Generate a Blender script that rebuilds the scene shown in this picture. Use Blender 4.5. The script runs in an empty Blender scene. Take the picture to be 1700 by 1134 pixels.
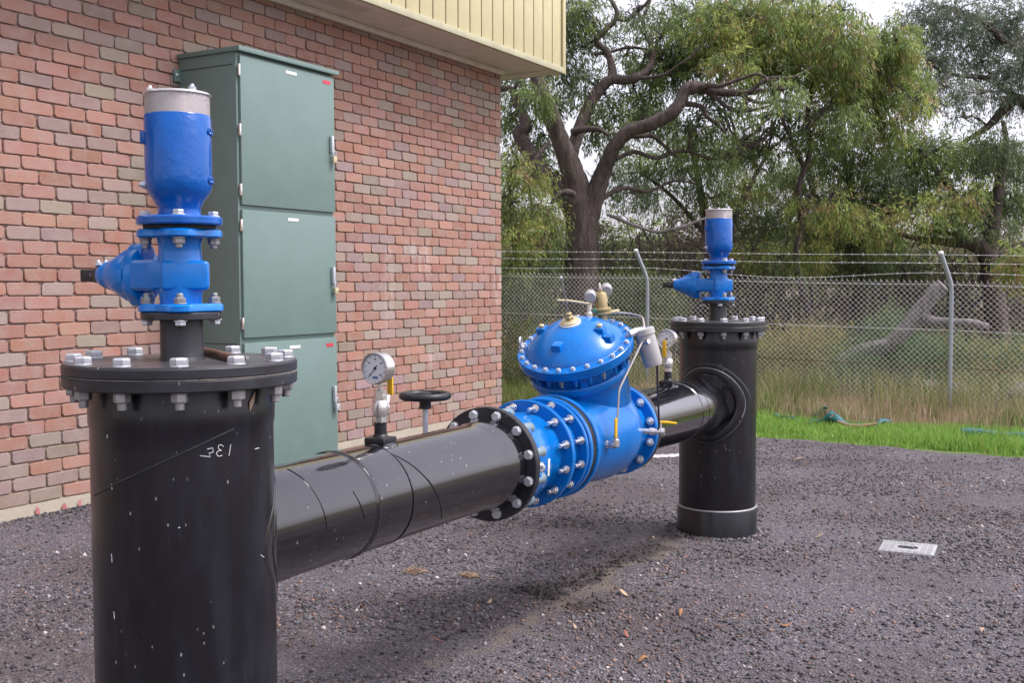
import bpy, bmesh, math, random
import numpy as np
from mathutils import Vector, Matrix

random.seed(7)
rng = np.random.default_rng(11)
PI = math.pi
S = bpy.context.scene
COL = S.collection

# ------------------------------------------------------------------ camera
CAM = np.array([-10.069, -5.909, 1.438])
YAW, PITCH, ROLL, FPX = 1.0493, -0.0524, -0.0033, 1812.44
FW = np.array([math.sin(YAW)*math.cos(PITCH), math.cos(YAW)*math.cos(PITCH), math.sin(PITCH)])
_r = np.array([math.cos(YAW), -math.sin(YAW), 0.0])
_u = np.cross(_r, FW)
RT = _r*math.cos(ROLL) + _u*math.sin(ROLL)
UP = _u*math.cos(ROLL) - _r*math.sin(ROLL)
cd = bpy.data.cameras.new('camera')
cd.sensor_width = 36.0
cd.lens = 36.0*FPX/1700.0
cd.clip_start = 0.05
cd.clip_end = 2000.0
cam = bpy.data.objects.new('camera', cd)
COL.objects.link(cam)
cam.matrix_world = Matrix(((RT[0], UP[0], -FW[0], CAM[0]), (RT[1], UP[1], -FW[1], CAM[1]),
                           (RT[2], UP[2], -FW[2], CAM[2]), (0, 0, 0, 1)))
S.camera = cam

# ------------------------------------------------------------------ light
SUN_EL, SUN_ROT = math.radians(58), math.radians(158)
w = bpy.data.worlds.new('World')
S.world = w
w.use_nodes = True
wn, wl = w.node_tree.nodes, w.node_tree.links
for n_ in list(wn): wn.remove(n_)
sky = wn.new('ShaderNodeTexSky')
sky.sky_type = 'NISHITA'
sky.sun_disc = False
sky.sun_elevation = SUN_EL
sky.sun_rotation = SUN_ROT
sky.air_density = 1.0
sky.dust_density = 3.0
hs = wn.new('ShaderNodeHueSaturation')
hs.inputs['Saturation'].default_value = 0.22
bg = wn.new('ShaderNodeBackground')
bg.inputs['Strength'].default_value = 0.15
wo = wn.new('ShaderNodeOutputWorld')
wl.new(sky.outputs[0], hs.inputs['Color'])
tint = wn.new('ShaderNodeMix'); tint.data_type = 'RGBA'; tint.blend_type = 'MULTIPLY'
tint.inputs[0].default_value = 1.0
tint.inputs[7].default_value = (1.0, 0.955, 1.05, 1)      # thin grey violet overcast
wl.new(hs.outputs[0], tint.inputs[6])
wl.new(tint.outputs[2], bg.inputs[0])
wl.new(bg.outputs[0], wo.inputs[0])
sd = bpy.data.lights.new('sun', 'SUN')
sd.energy = 1.4
sd.angle = math.radians(15)
sd.color = (1.0, 0.955, 0.94)
sun = bpy.data.objects.new('sun', sd)
COL.objects.link(sun)
_sv = Vector((math.sin(SUN_ROT)*math.cos(SUN_EL), math.cos(SUN_ROT)*math.cos(SUN_EL), math.sin(SUN_EL)))
sun.rotation_euler = _sv.to_track_quat('Z', 'Y').to_euler()
sun.location = (-2, -8, 12)
S.view_settings.view_transform = 'Standard'
S.view_settings.look = 'None'
S.view_settings.exposure = 0.98
S.view_settings.gamma = 1.0
S.view_settings.use_curve_mapping = False
S.render.engine = 'CYCLES'
S.cycles.use_denoising = True
S.cycles.max_bounces = 6
S.cycles.caustics_reflective = False
S.cycles.caustics_refractive = False

# ------------------------------------------------------------------ frames and helpers
A0 = np.array([-8.14, -3.86])
A1 = np.array([-3.89, -3.76])
EX = (A1-A0)/np.linalg.norm(A1-A0)
NX = np.array([-EX[1], EX[0]])
LEN = float(np.linalg.norm(A1-A0))
RZ = math.atan2(EX[1], EX[0])

def ground_z(x, y):
    return 0.015 + 0.012*np.clip(y, -12, 2)

def W(s, t, z):
    q = A0 + EX*s + NX*t
    return np.array([q[0], q[1], z])

def ray(px, py):
    return FW + RT*(px-850.0)/FPX - UP*(py-567.0)/FPX

def P(px, py, depth):
    return CAM + ray(px, py)*depth

def Pz(px, py, z=None):
    d = ray(px, py)
    if z is not None:
        return CAM + d*(z-CAM[2])/d[2]
    zz = -0.02
    for _ in range(4):
        p = CAM + d*(zz-CAM[2])/d[2]
        zz = float(ground_z(p[0], p[1]))
    return p

OFF = {}
def tag(o, label=None, cat=None, group=None, kind=None):
    if label: o['label'] = label
    if cat: o['category'] = cat
    if group: o['group'] = group
    if kind: o['kind'] = kind
    return o

def thing(name, label, cat, loc, rz=0.0, group=None):
    """An Empty at the base of a thing; geometry is written in the frame of `loc`/`rz`."""
    o = bpy.data.objects.new(name, None)
    o.empty_display_size = 0.1
    COL.objects.link(o)
    o.location = tuple(float(a) for a in loc)
    o.rotation_euler = (0, 0, rz)
    OFF[o.name] = (0.0, 0.0, 0.0)
    return tag(o, label, cat, group)

def thing_s(name, label, cat, s, t, z, group=None):
    """A thing in the pipeline frame (s along the pipe, t towards the wall, z up)."""
    o = thing(name, label, cat, W(s, t, z), RZ, group)
    OFF[o.name] = (s, t, z)
    return o

def link_obj(name, me, parent=None, loc=None, rot=None):
    o = bpy.data.objects.new(name, me)
    COL.objects.link(o)
    if parent is not None: o.parent = parent
    if loc is not None: o.location = tuple(float(a) for a in loc)
    if rot is not None: o.rotation_euler = rot
    return o

def axis_frame(ax, hint=(0, 0, 1)):
    a = Vector(ax).normalized()
    h = Vector(hint)
    if abs(a.dot(h)) > 0.98: h = Vector((0, -1, 0))
    b = h.cross(a).normalized()
    c = a.cross(b).normalized()
    return a, b, c

class MB:
    def __init__(self):
        self.v, self.f = [], []
    def add(self, vs, fs):
        k = len(self.v)
        self.v += [tuple(map(float, p)) for p in vs]
        self.f += [tuple(i+k for i in q) for q in fs]
        return self
    def box(self, c, size, M=None, taper=1.0):
        x, y, z = (a/2 for a in size)
        vs = [Vector((sx*x*(taper if sz > 0 else 1), sy*y*(taper if sz > 0 else 1), sz*z)) for sz in (-1, 1) for sy in (-1, 1) for sx in (-1, 1)]
        if M is not None: vs = [M @ p for p in vs]
        vs = [p + Vector(c) for p in vs]
        return self.add(vs, [(0, 2, 3, 1), (4, 5, 7, 6), (0, 1, 5, 4), (2, 6, 7, 3), (0, 4, 6, 2), (1, 3, 7, 5)])
    def lathe(self, prof, n=32, o=(0, 0, 0), ax=(0, 0, 1), phase=0.0, rfun=None, hint=(0, 0, 1)):
        a, b, c = axis_frame(ax, hint)
        o = Vector(o)
        vs, fs, rings = [], [], []
        for r, h in prof:
            if r < 1e-6:
                rings.append([len(vs)]); vs.append(o + a*h)
            else:
                st = len(vs)
                for i in range(n):
                    th = phase + 2*PI*i/n
                    rr = r*(rfun(th, r) if rfun else 1.0)
                    vs.append(o + a*h + (b*math.cos(th) + c*math.sin(th))*rr)
                rings.append(list(range(st, st+n)))
        for r0, r1 in zip(rings[:-1], rings[1:]):
            if len(r0) == 1 and len(r1) == 1: continue
            for i in range(n):
                j = (i+1) % n
                if len(r0) == 1: fs.append((r0[0], r1[j], r1[i]))
                elif len(r1) == 1: fs.append((r0[i], r0[j], r1[0]))
                else: fs.append((r0[i], r0[j], r1[j], r1[i]))
        return self.add(vs, fs)
    def disc(self, r, h0, h1, n=32, o=(0, 0, 0), ax=(0, 0, 1), ch=0.002, ri=0.0, **k):
        if ri > 0:
            pr = [(ri, h0), (r-ch, h0), (r, h0+ch), (r, h1-ch), (r-ch, h1), (ri, h1), (ri, h0)]
        else:
            pr = [(0, h0), (r-ch, h0), (r, h0+ch), (r, h1-ch), (r-ch, h1), (0, h1)]
        return self.lathe(pr, n, o, ax, **k)
    def tube(self, pts, rad, n=8, caps=True, wob=0.0):
        pts = [Vector(p) for p in pts]
        if not hasattr(rad, '__len__'): rad = [rad]*len(pts)
        vs, fs = [], []
        b = None
        for i, p in enumerate(pts):
            t = (pts[min(i+1, len(pts)-1)] - pts[max(i-1, 0)])
            if t.length < 1e-9: t = Vector((0, 0, 1))
            t.normalize()
            if b is None:
                _, b, _ = axis_frame(t)
            b = (b - t*b.dot(t))
            if b.length < 1e-6: _, b, _ = axis_frame(t)
            b.normalize()
            c = t.cross(b)
            for k in range(n):
                th = 2*PI*k/n
                rr = rad[i]*(1 + (random.uniform(-wob, wob) if wob else 0))
                vs.append(p + (b*math.cos(th) + c*math.sin(th))*rr)
        for i in range(len(pts)-1):
            for k in range(n):
                j = (k+1) % n
                fs.append((i*n+k, i*n+j, (i+1)*n+j, (i+1)*n+k))
        if caps:
            fs.append(tuple(range(n-1, -1, -1)))
            fs.append(tuple((len(pts)-1)*n+k for k in range(n)))
        return self.add(vs, fs)
    def build(self, name, mat, parent=None, smooth=35, bevel=0.0, seg=2, off=True, kind=None):
        me = bpy.data.meshes.new(name)
        v = self.v
        if off and parent is not None:
            root = parent
            while root.parent is not None: root = root.parent
            ox, oy, oz = OFF.get(root.name, (0, 0, 0))
            v = [(a-ox, b-oy, c-oz) for a, b, c in v]
        me.from_pydata(v, [], self.f)
        bm = bmesh.new(); bm.from_mesh(me)
        bmesh.ops.remove_doubles(bm, verts=bm.verts, dist=1e-6)
        bmesh.ops.recalc_face_normals(bm, faces=bm.faces)
        if bevel > 0:
            ed = [e_ for e_ in bm.edges if len(e_.link_faces) == 2 and e_.calc_face_angle(0) > 0.5]
            bmesh.ops.bevel(bm, geom=ed, offset=bevel, segments=seg, affect='EDGES', profile=0.6, clamp_overlap=True)
        bm.to_mesh(me); bm.free()
        if mat is not None: me.materials.append(mat)
        if smooth:
            me.shade_smooth()
            me.set_sharp_from_angle(angle=math.radians(smooth))
        o = link_obj(name, me, parent)
        if kind: o['kind'] = kind
        return o

def np_mesh(name, v, f, mat, parent=None, col=None, smooth=False, kind=None):
    """Fast mesh from numpy arrays; f is (n,3) or (n,4)."""
    me = bpy.data.meshes.new(name)
    v = np.asarray(v, np.float32); f = np.asarray(f, np.int32)
    k = f.shape[1]
    me.vertices.add(len(v)); me.vertices.foreach_set('co', v.ravel())
    me.loops.add(f.size); me.loops.foreach_set('vertex_index', f.ravel())
    me.polygons.add(len(f))
    me.polygons.foreach_set('loop_start', np.arange(0, f.size, k, dtype=np.int32))
    try: me.polygons.foreach_set('loop_total', np.full(len(f), k, np.int32))
    except Exception: pass
    me.update(calc_edges=True)
    if col is not None:
        a = me.color_attributes.new('Col', 'FLOAT_COLOR', 'POINT')
        c4 = np.ones((len(v), 4), np.float32); c4[:, :3] = col
        a.data.foreach_set('color', c4.ravel())
    if smooth: me.shade_smooth()
    if mat is not None: me.materials.append(mat)
    o = link_obj(name, me, parent)
    if kind: o['kind'] = kind
    return o

def copy_tree(o, parent=None):
    c = o.copy(); COL.objects.link(c)
    if parent is not None: c.parent = parent
    for ch in o.children: copy_tree(ch, c)
    return c

# ------------------------------------------------------------------ materials
class NT:
    def __init__(self, name):
        self.m = bpy.data.materials.new(name)
        self.m.use_nodes = True
        self.n, self.l = self.m.node_tree.nodes, self.m.node_tree.links
        self.b = self.n['Principled BSDF']
    def node(self, t, ins=None, **kw):
        x = self.n.new(t)
        for k, v in kw.items(): setattr(x, k, v)
        for k, v in (ins or {}).items(): self.put(x.inputs[k], v)
        return x
    def put(self, sock, v):
        if hasattr(v, 'links') or hasattr(v, 'is_output'): self.l.new(v, sock)
        else: sock.default_value = v
    def coord(self, kind='Object'):
        return self.node('ShaderNodeTexCoord').outputs[kind]
    def pos(self):
        return self.node('ShaderNodeNewGeometry').outputs['Position']
    def noise(self, scale, detail=4, rough=0.55, vec=None, dist=0.0):
        x = self.node('ShaderNodeTexNoise', {'Scale': scale, 'Detail': detail, 'Roughness': rough, 'Distortion': dist})
        if vec is not None: self.l.new(vec, x.inputs['Vector'])
        return x.outputs['Fac']
    def voro(self, scale, vec=None, out='Distance', feature='F1'):
        x = self.node('ShaderNodeTexVoronoi', {'Scale': scale}, feature=feature)
        if vec is not None: self.l.new(vec, x.inputs['Vector'])
        return x.outputs[out]
    def ramp(self, fac, stops):
        x = self.node('ShaderNodeValToRGB', {'Fac': fac})
        el = x.color_ramp.elements
        while len(el) < len(stops): el.new(0.5)
        for e_, (p, c) in zip(el, stops):
            e_.position = p
            e_.color = (c, c, c, 1) if not hasattr(c, '__len__') else (*c, 1)
        return x.outputs['Color']
    def mix(self, fac, a, b, mode='MIX'):
        x = self.node('ShaderNodeMix', data_type='RGBA', blend_type=mode)
        self.put(x.inputs[0], fac)
        for s_, v in ((x.inputs[6], a), (x.inputs[7], b)):
            if isinstance(v, tuple): v = (*v, 1) if len(v) == 3 else v
            self.put(s_, v)
        return x.outputs[2]
    def math(self, op, a, b=0.0, clamp=False):
        x = self.node('ShaderNodeMath', operation=op, use_clamp=clamp)
        self.put(x.inputs[0], a); self.put(x.inputs[1], b)
        return x.outputs[0]
    def bump(self, h, strength=0.2, dist=0.01, normal=None):
        x = self.node('ShaderNodeBump', {'Height': h, 'Strength': strength, 'Distance': dist})
        if normal is not None: self.l.new(normal, x.inputs['Normal'])
        return x.outputs['Normal']
    def set(self, **kw):
        for k, v in kw.items():
            nm = k.replace('_', ' ')
            if isinstance(v, tuple) and len(v) == 3: v = (*v, 1)
            self.put(self.b.inputs[nm], v)
        return self.m

def scaled(t, vec, sx, sy, sz):
    return t.node('ShaderNodeMapping', {'Vector': vec, 'Scale': (sx, sy, sz)}).outputs[0]

def mat_paint(name, c, rough=0.3, var=0.25, bump=0.15, bscale=40, dirt=(0.25, 0.22, 0.18), dirt_amt=0.12, coat=0.0, spec=0.42, bdist=0.004):
    t = NT(name)
    v = t.coord()
    n1 = t.noise(6, 5, 0.6, v)
    n2 = t.noise(55, 4, 0.6, v)
    base = t.mix(t.ramp(n1, [(0.3, 0), (0.7, 1)]), tuple(a*(1-var) for a in c), tuple(min(1, a*(1+var*0.6)) for a in c))
    dm = t.math('MULTIPLY', t.ramp(n2, [(0.56, 0), (0.75, 1)]), dirt_amt)
    base = t.mix(dm, base, dirt)
    r = t.math('ADD', t.math('MULTIPLY', n1, 0.18), rough-0.09)
    return t.set(Base_Color=base, Roughness=r, Normal=t.bump(t.noise(bscale, 3, 0.5, v), bump, bdist), Coat_Weight=coat, Coat_Roughness=0.05, Specular_IOR_Level=spec)

def mat_metal(name, c, rough=0.4, metal=0.85, var=0.25, dirt_amt=0.25, dirt=(0.2, 0.17, 0.13)):
    t = NT(name)
    v = t.coord()
    n1 = t.noise(30, 5, 0.6, v)
    n2 = t.noise(90, 3, 0.6, v)
    base = t.mix(n1, tuple(a*(1-var) for a in c), tuple(min(1, a*(1+var*0.4)) for a in c))
    base = t.mix(t.math('MULTIPLY', t.ramp(n2, [(0.5, 0), (0.8, 1)]), dirt_amt), base, dirt)
    return t.set(Base_Color=base, Roughness=t.math('ADD', t.math('MULTIPLY', n2, 0.3), rough-0.15), Metallic=metal,
                 Normal=t.bump(n2, 0.12, 0.002))

def mat_black(name, c=(0.011, 0.011, 0.014), rough=0.3, scuff=0.5, streak=True, bump=0.12, dust=1.0, coat=0.0):
    """Bitumen-like black coating with dust, scuffs and small pale scratches."""
    t = NT(name)
    v = t.coord()
    n1 = t.noise(3.5, 6, 0.65, v)
    n2 = t.noise(14, 5, 0.6, scaled(t, v, 1, 1, 0.25 if streak else 1))
    sc = t.noise(70, 3, 0.7, scaled(t, v, 1.6, 1.6, 0.4))
    spk = t.voro(38, scaled(t, v, 1, 1, 0.55))
    base = t.mix(t.math('MULTIPLY', t.ramp(n2, [(0.42, 0), (0.72, 1)]), dust), c, (0.030, 0.032, 0.042))
    base = t.mix(t.math('MULTIPLY', t.ramp(sc, [(0.68, 0), (0.74, 1)]), 0.30*scuff), base, (0.22, 0.22, 0.24))
    mk = t.math('MULTIPLY', t.ramp(spk, [(0.07, 1), (0.11, 0)]), t.ramp(n1, [(0.47, 0), (0.55, 1)]))
    base = t.mix(t.math('MULTIPLY', mk, scuff), base, (0.5, 0.5, 0.5))
    r = t.math('ADD', t.math('MULTIPLY', n1, 0.16), rough-0.08)
    return t.set(Base_Color=base, Roughness=r, Normal=t.bump(t.noise(7, 2, 0.5, v), bump, 0.008),
                 Specular_IOR_Level=0.5-0.2*coat, Coat_Weight=coat, Coat_Roughness=0.05, Coat_IOR=1.62)

M = {}
M['blue'] = mat_paint('blue_epoxy', (0.0, 0.158, 0.53), 0.24, 0.2, 0.2, 32, dirt_amt=0.14, spec=0.35, coat=0.25)
M['blue_gate'] = mat_paint('blue_gate_epoxy', (0.0, 0.178, 0.60), 0.22, 0.18, 0.3, 26, dirt_amt=0.10, spec=0.35, coat=0.35)
M['blue_deep'] = mat_paint('blue_deep_epoxy', (0.0, 0.100, 0.42), 0.20, 0.2, 0.5, 22, dirt_amt=0.06, coat=0.25, spec=0.3, bdist=0.010)
M['black'] = mat_black('black_tank_coating', (0.0055, 0.005, 0.008), 0.30, 0.5, dust=0.5, coat=0.0)
M['black_pipe'] = mat_black('black_pipe_wrap', (0.0055, 0.005, 0.007), 0.16, 0.55, False, 0.22, dust=0.12, coat=1.0)
M['black_steel'] = mat_black('black_painted_steel', (0.014, 0.014, 0.016), 0.42, 0.6, False, 0.25)
M['black_top'] = mat_black('black_plate_sky_sheen', (0.085, 0.075, 0.075), 0.34, 0.6, False, 0.2)  # base lightened to carry the sky reflection on the lid top
M['black_plastic'] = mat_paint('black_plastic', (0.018, 0.018, 0.022), 0.38, 0.2, 0.1)
M['rubber'] = mat_paint('black_gasket', (0.012, 0.012, 0.012), 0.7, 0.2, 0.1)
M['galv'] = mat_metal('galvanised_steel', (0.62, 0.64, 0.68), 0.45, 0.55, 0.2, 0.2)
M['galv_dull'] = mat_metal('dull_galvanised', (0.36, 0.36, 0.36), 0.55, 0.6, 0.3, 0.35)
M['galv_blue'] = mat_metal('grey_zinc_lug', (0.22, 0.30, 0.34), 0.5, 0.3, 0.25, 0.2)
M['stainless'] = mat_metal('stainless', (0.74, 0.72, 0.70), 0.26, 0.92, 0.06, 0.05)
M['chrome'] = mat_metal('nickel_brass', (0.74, 0.72, 0.69), 0.28, 0.85, 0.08, 0.06)
M['brass'] = mat_metal('dull_brass', (0.50, 0.40, 0.20), 0.42, 0.6, 0.2, 0.25)
M['brass_pale'] = mat_metal('pale_bronze', (0.62, 0.53, 0.33), 0.45, 0.5, 0.15, 0.2)
M['dark_tube'] = mat_metal('dark_tube', (0.10, 0.06, 0.05), 0.4, 0.6, 0.2, 0.2)
M['copper_tube'] = mat_metal('steel_tube', (0.55, 0.50, 0.46), 0.35, 0.85, 0.15, 0.2)
M['yellow'] = mat_paint('yellow_handle', (0.80, 0.46, 0.015), 0.4, 0.1, 0.08)
M['white'] = mat_paint('white_paint', (0.78, 0.78, 0.77), 0.45, 0.08, 0.1)
M['offwhite'] = mat_paint('grey_white_plastic', (0.42, 0.405, 0.40), 0.4, 0.08, 0.1)
M['dial'] = mat_paint('dial_white', (0.74, 0.78, 0.80), 0.25, 0.03, 0.0, dirt_amt=0.0)
M['ink'] = mat_paint('black_ink', (0.02, 0.02, 0.025), 0.5, 0.1, 0.0)
M['ink_blue'] = mat_paint('blue_ink', (0.10, 0.20, 0.38), 0.5, 0.1, 0.0)
M['red'] = mat_paint('red_sticker', (0.62, 0.06, 0.09), 0.5, 0.2, 0.0)
M['green_cab'] = mat_paint('green_powdercoat', (0.160, 0.236, 0.212), 0.36, 0.06, 0.06, 160, dirt_amt=0.05)
M['green_cap'] = mat_paint('green_plastic', (0.02, 0.22, 0.13), 0.5, 0.1, 0.05)
M['cream'] = mat_paint('cream_cladding', (0.57, 0.505, 0.29), 0.5, 0.06, 0.08, 60, dirt=(0.35, 0.33, 0.2), dirt_amt=0.3)
M['cream_dark'] = mat_paint('cream_backing', (0.10, 0.09, 0.06), 0.8, 0.1, 0.1)
M['cream_trim'] = mat_paint('cream_trim', (0.46, 0.44, 0.29), 0.5, 0.12, 0.1, 60, dirt=(0.22, 0.24, 0.12), dirt_amt=0.45)
M['soffit'] = mat_paint('soffit_sheet', (0.80, 0.72, 0.66), 0.7, 0.12, 0.08, 60, dirt_amt=0.25)
M['rust'] = mat_paint('rusty_bar', (0.15, 0.075, 0.055), 0.75, 0.3, 0.4, 120)
M['teal'] = mat_paint('teal_plastic', (0.035, 0.15, 0.17), 0.6, 0.3, 0.3, 60)
M['pit'] = mat_paint('grey_pit_lid', (0.37, 0.37, 0.375), 0.7, 0.2, 0.3, 60, dirt=(0.12, 0.11, 0.11), dirt_amt=0.7)
M['pink'] = mat_paint('pink_spray', (0.58, 0.20, 0.20), 0.8, 0.4, 0.1, 60)
M['seam'] = mat_paint('seam_highlight', (0.035, 0.035, 0.040), 0.4, 0.3, 0.2)  # greyer than the barrel: light caught by the raised seam put into colour
M['sealant'] = mat_paint('grey_sealant', (0.20, 0.185, 0.165), 0.8, 0.6, 0.4, 90, dirt=(0.02, 0.02, 0.02), dirt_amt=0.9)
M['chalk'] = mat_paint('chalk', (0.62, 0.62, 0.64), 0.9, 0.3, 0.1)

def mat_screen():
    t = NT('perforated_screen')
    v = scaled(t, t.coord('UV') if False else t.coord(), 1, 1, 1)
    vo = t.voro(620, v)
    hole = t.ramp(vo, [(0.20, 0), (0.45, 1)])
    base = t.mix(hole, (0.16, 0.15, 0.155), (0.52, 0.48, 0.47))
    st = t.ramp(t.noise(20, 3, 0.6, scaled(t, v, 1, 1, 0.15)), [(0.62, 0), (0.75, 1)])
    base = t.mix(t.math('MULTIPLY', st, 0.4), base, (0.30, 0.16, 0.10))
    return t.set(Base_Color=base, Roughness=0.45, Metallic=0.5, Normal=t.bump(hole, 0.6, 0.002))
M['screen'] = mat_screen()

def stain_mask(t):
    """White salt runs on the wall right of the cabinet, and at the wall's end."""
    p = t.node('ShaderNodeSeparateXYZ', {'Vector': t.pos()})
    nz = t.noise(5, 5, 0.65, scaled(t, t.pos(), 1.8, 1, 0.5))
    def blob(cx, wx, z0, wz):
        a = t.math('DIVIDE', t.math('SUBTRACT', p.outputs[0], cx), wx)
        b = t.math('DIVIDE', t.math('SUBTRACT', p.outputs[2], z0), wz)
        d = t.math('ADD', t.math('MULTIPLY', a, a), t.math('MULTIPLY', b, b))
        return t.math('SUBTRACT', 1.0, d, clamp=True)
    m = blob(-2.02, 0.10, 1.38, 0.50)
    m = t.math('MAXIMUM', m, blob(-1.55, 0.35, 1.72, 0.22))
    m = t.math('MAXIMUM', m, blob(-0.05, 0.16, 1.45, 0.45))
    m = t.math('MAXIMUM', m, blob(-1.30, 0.12, 0.75, 0.2))
    return t.math('MULTIPLY', m, t.ramp(nz, [(0.45, 0), (0.62, 1)]))

def mat_brick(source):
    t = NT('brick_' + source)
    if source == 'object':
        base = t.node('ShaderNodeObjectInfo').outputs['Color']
    else:
        base = t.node('ShaderNodeAttribute', attribute_name='Col').outputs['Color']
    v = t.pos()
    n1 = t.noise(9, 5, 0.65, v)
    n2 = t.noise(60, 5, 0.7, v)
    dk = t.mix(0.5, base, (0.36, 0.29, 0.25))
    base = t.mix(t.ramp(n1, [(0.40, 0), (0.68, 1)]), base, dk)
    base = t.mix(t.math('MULTIPLY', t.ramp(n2, [(0.55, 0), (0.75, 1)]), 0.30), base, (0.14, 0.10, 0.09))
    base = t.mix(t.math('MULTIPLY', stain_mask(t), 0.36), base, (0.66, 0.62, 0.60))
    return t.set(Base_Color=base, Roughness=0.9, Normal=t.bump(n2, 0.55, 0.006))
M['brick_o'] = mat_brick('object')
M['brick_a'] = mat_brick('attribute')

def mat_mortar():
    t = NT('mortar')
    v = t.pos()
    n1 = t.noise(4, 5, 0.6, v)
    n2 = t.noise(140, 4, 0.7, v)
    base = t.mix(n1, (0.235, 0.160, 0.132), (0.315, 0.225, 0.19))
    base = t.mix(t.math('MULTIPLY', n2, 0.3), base, (0.26, 0.21, 0.18))
    zz = t.node('ShaderNodeSeparateXYZ', {'Vector': v}).outputs[2]
    low = t.math('MULTIPLY', t.math('DIVIDE', t.math('SUBTRACT', 0.95, zz), 0.8), t.math('ADD', n1, 0.35), clamp=True)
    base = t.mix(t.math('MULTIPLY', low, 0.75), base, (0.33, 0.265, 0.16))
    base = t.mix(t.math('MULTIPLY', stain_mask(t), 0.5), base, (0.66, 0.62, 0.60))
    return t.set(Base_Color=base, Roughness=0.95, Normal=t.bump(n2, 0.6, 0.004))
M['mortar'] = mat_mortar()

def mat_concrete():
    t = NT('footing_concrete')
    v = t.pos()
    n1 = t.noise(5, 6, 0.65, v)
    n2 = t.noise(90, 4, 0.7, v)
    base = t.mix(n1, (0.36, 0.31, 0.22), (0.50, 0.45, 0.37))
    base = t.mix(t.math('MULTIPLY', t.ramp(n2, [(0.5, 0), (0.7, 1)]), 0.3), base, (0.2, 0.17, 0.12))
    return t.set(Base_Color=base, Roughness=0.95, Normal=t.bump(n2, 0.6, 0.006))
M['concrete'] = mat_concrete()

TRENCH = [Pz(1215, 878)[:2], Pz(1135, 900)[:2], Pz(1040, 945)[:2], Pz(985, 985)[:2], Pz(900, 1020)[:2], Pz(800, 1078)[:2], Pz(735, 1100)[:2]]
TRENCH_DARK = [Pz(1140, 880)[:2], Pz(1070, 915)[:2], Pz(980, 965)[:2], Pz(880, 982)[:2], Pz(965, 1008)[:2], Pz(930, 990)[:2]]
BARE = [Pz(40, 1134)[:2], Pz(130, 1080)[:2], Pz(60, 1050)[:2]]
def mat_gravel():
    t = NT('gravel_asphalt')
    v = t.pos()
    big = t.noise(0.9, 5, 0.6, v)
    mid = t.noise(5, 5, 0.65, v)
    fine = t.noise(120, 4, 0.75, v)
    st = t.voro(95, v, 'Color')
    stv = t.node('ShaderNodeSeparateColor', {'Color': st}).outputs[0]
    base = t.mix(stv, (0.060, 0.053, 0.060), (0.165, 0.148, 0.168))
    base = t.mix(t.ramp(stv, [(0.90, 0), (0.97, 0.7)]), base, (0.34, 0.27, 0.22))
    base = t.mix(t.math('MULTIPLY', t.ramp(big, [(0.45, 0), (0.62, 1)]), 0.55), base, (0.060, 0.042, 0.040))
    base = t.mix(t.math('MULTIPLY', t.ramp(mid, [(0.55, 0), (0.75, 1)]), 0.35), base, (0.15, 0.115, 0.10))
    # filled trench beneath the pipe: dark damp soil with a thin paler lip
    sp = t.node('ShaderNodeSeparateXYZ', {'Vector': v})
    flat = t.node('ShaderNodeCombineXYZ', {'X': sp.outputs[0], 'Y': sp.outputs[1], 'Z': 0.0}).outputs[0]
    nv = t.node('ShaderNodeTexNoise', {'Scale': 4.5, 'Detail': 5, 'Roughness': 0.65})
    t.l.new(v, nv.inputs['Vector'])
    off = t.node('ShaderNodeVectorMath', {0: nv.outputs['Color'], 1: (0.5, 0.5, 0.5)}, operation='SUBTRACT').outputs[0]
    off = t.node('ShaderNodeVectorMath', {0: off, 'Scale': 0.42}, operation='SCALE').outputs[0]
    q = t.node('ShaderNodeVectorMath', {0: flat, 1: off}, operation='ADD').outputs[0]
    q = t.node('ShaderNodeVectorMath', {0: q, 1: (1, 1, 0)}, operation='MULTIPLY').outputs[0]
    def seg(a, b):
        ab = b-a; L2 = float(ab@ab)
        pa = t.node('ShaderNodeVectorMath', {0: q, 1: (a[0], a[1], 0)}, operation='SUBTRACT').outputs[0]
        k = t.node('ShaderNodeVectorMath', {0: pa, 1: (ab[0]/L2, ab[1]/L2, 0)}, operation='DOT_PRODUCT').outputs['Value']
        k = t.math('ADD', k, 0.0, clamp=True)
        pr = t.node('ShaderNodeVectorMath', {0: (ab[0], ab[1], 0), 'Scale': k}, operation='SCALE').outputs[0]
        d = t.node('ShaderNodeVectorMath', {0: pa, 1: pr}, operation='SUBTRACT').outputs[0]
        return t.node('ShaderNodeVectorMath', {0: d}, operation='LENGTH').outputs['Value']
    def poly(pts):
        m = None
        for a, b in zip(pts[:-1], pts[1:]):
            d = seg(a, b); m = d if m is None else t.math('MINIMUM', m, d)
        return m
    dk = t.ramp(poly(TRENCH_DARK), [(0.04, 1), (0.15, 0)])
    base = t.mix(t.math('MULTIPLY', dk, 0.8), base, t.mix(fine, (0.050, 0.036, 0.030), (0.028, 0.020, 0.016)))
    lt = t.math('MULTIPLY', t.ramp(poly(TRENCH), [(0.01, 1), (0.065, 0)]), t.ramp(mid, [(0.38, 0), (0.55, 1)]))
    base = t.mix(t.math('MULTIPLY', lt, 0.85), base, t.mix(fine, (0.22, 0.18, 0.14), (0.10, 0.08, 0.06)))
    # trodden brown earth at the left by the near standpipe
    br = t.math('MULTIPLY', t.ramp(poly(BARE), [(0.05, 1), (0.75, 0)]), t.ramp(mid, [(0.35, 0), (0.6, 1)]))
    base = t.mix(t.math('MULTIPLY', br, 0.65), base, t.mix(fine, (0.11, 0.08, 0.07), (0.05, 0.036, 0.032)))
    # bare brown patches left of the near standpipe
    h = t.math('ADD', t.voro(95, v), t.math('MULTIPLY', fine, 0.5))
    return t.set(Base_Color=base, Roughness=0.85, Normal=t.bump(h, 0.9, 0.012))
M['gravel'] = mat_gravel()

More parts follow.
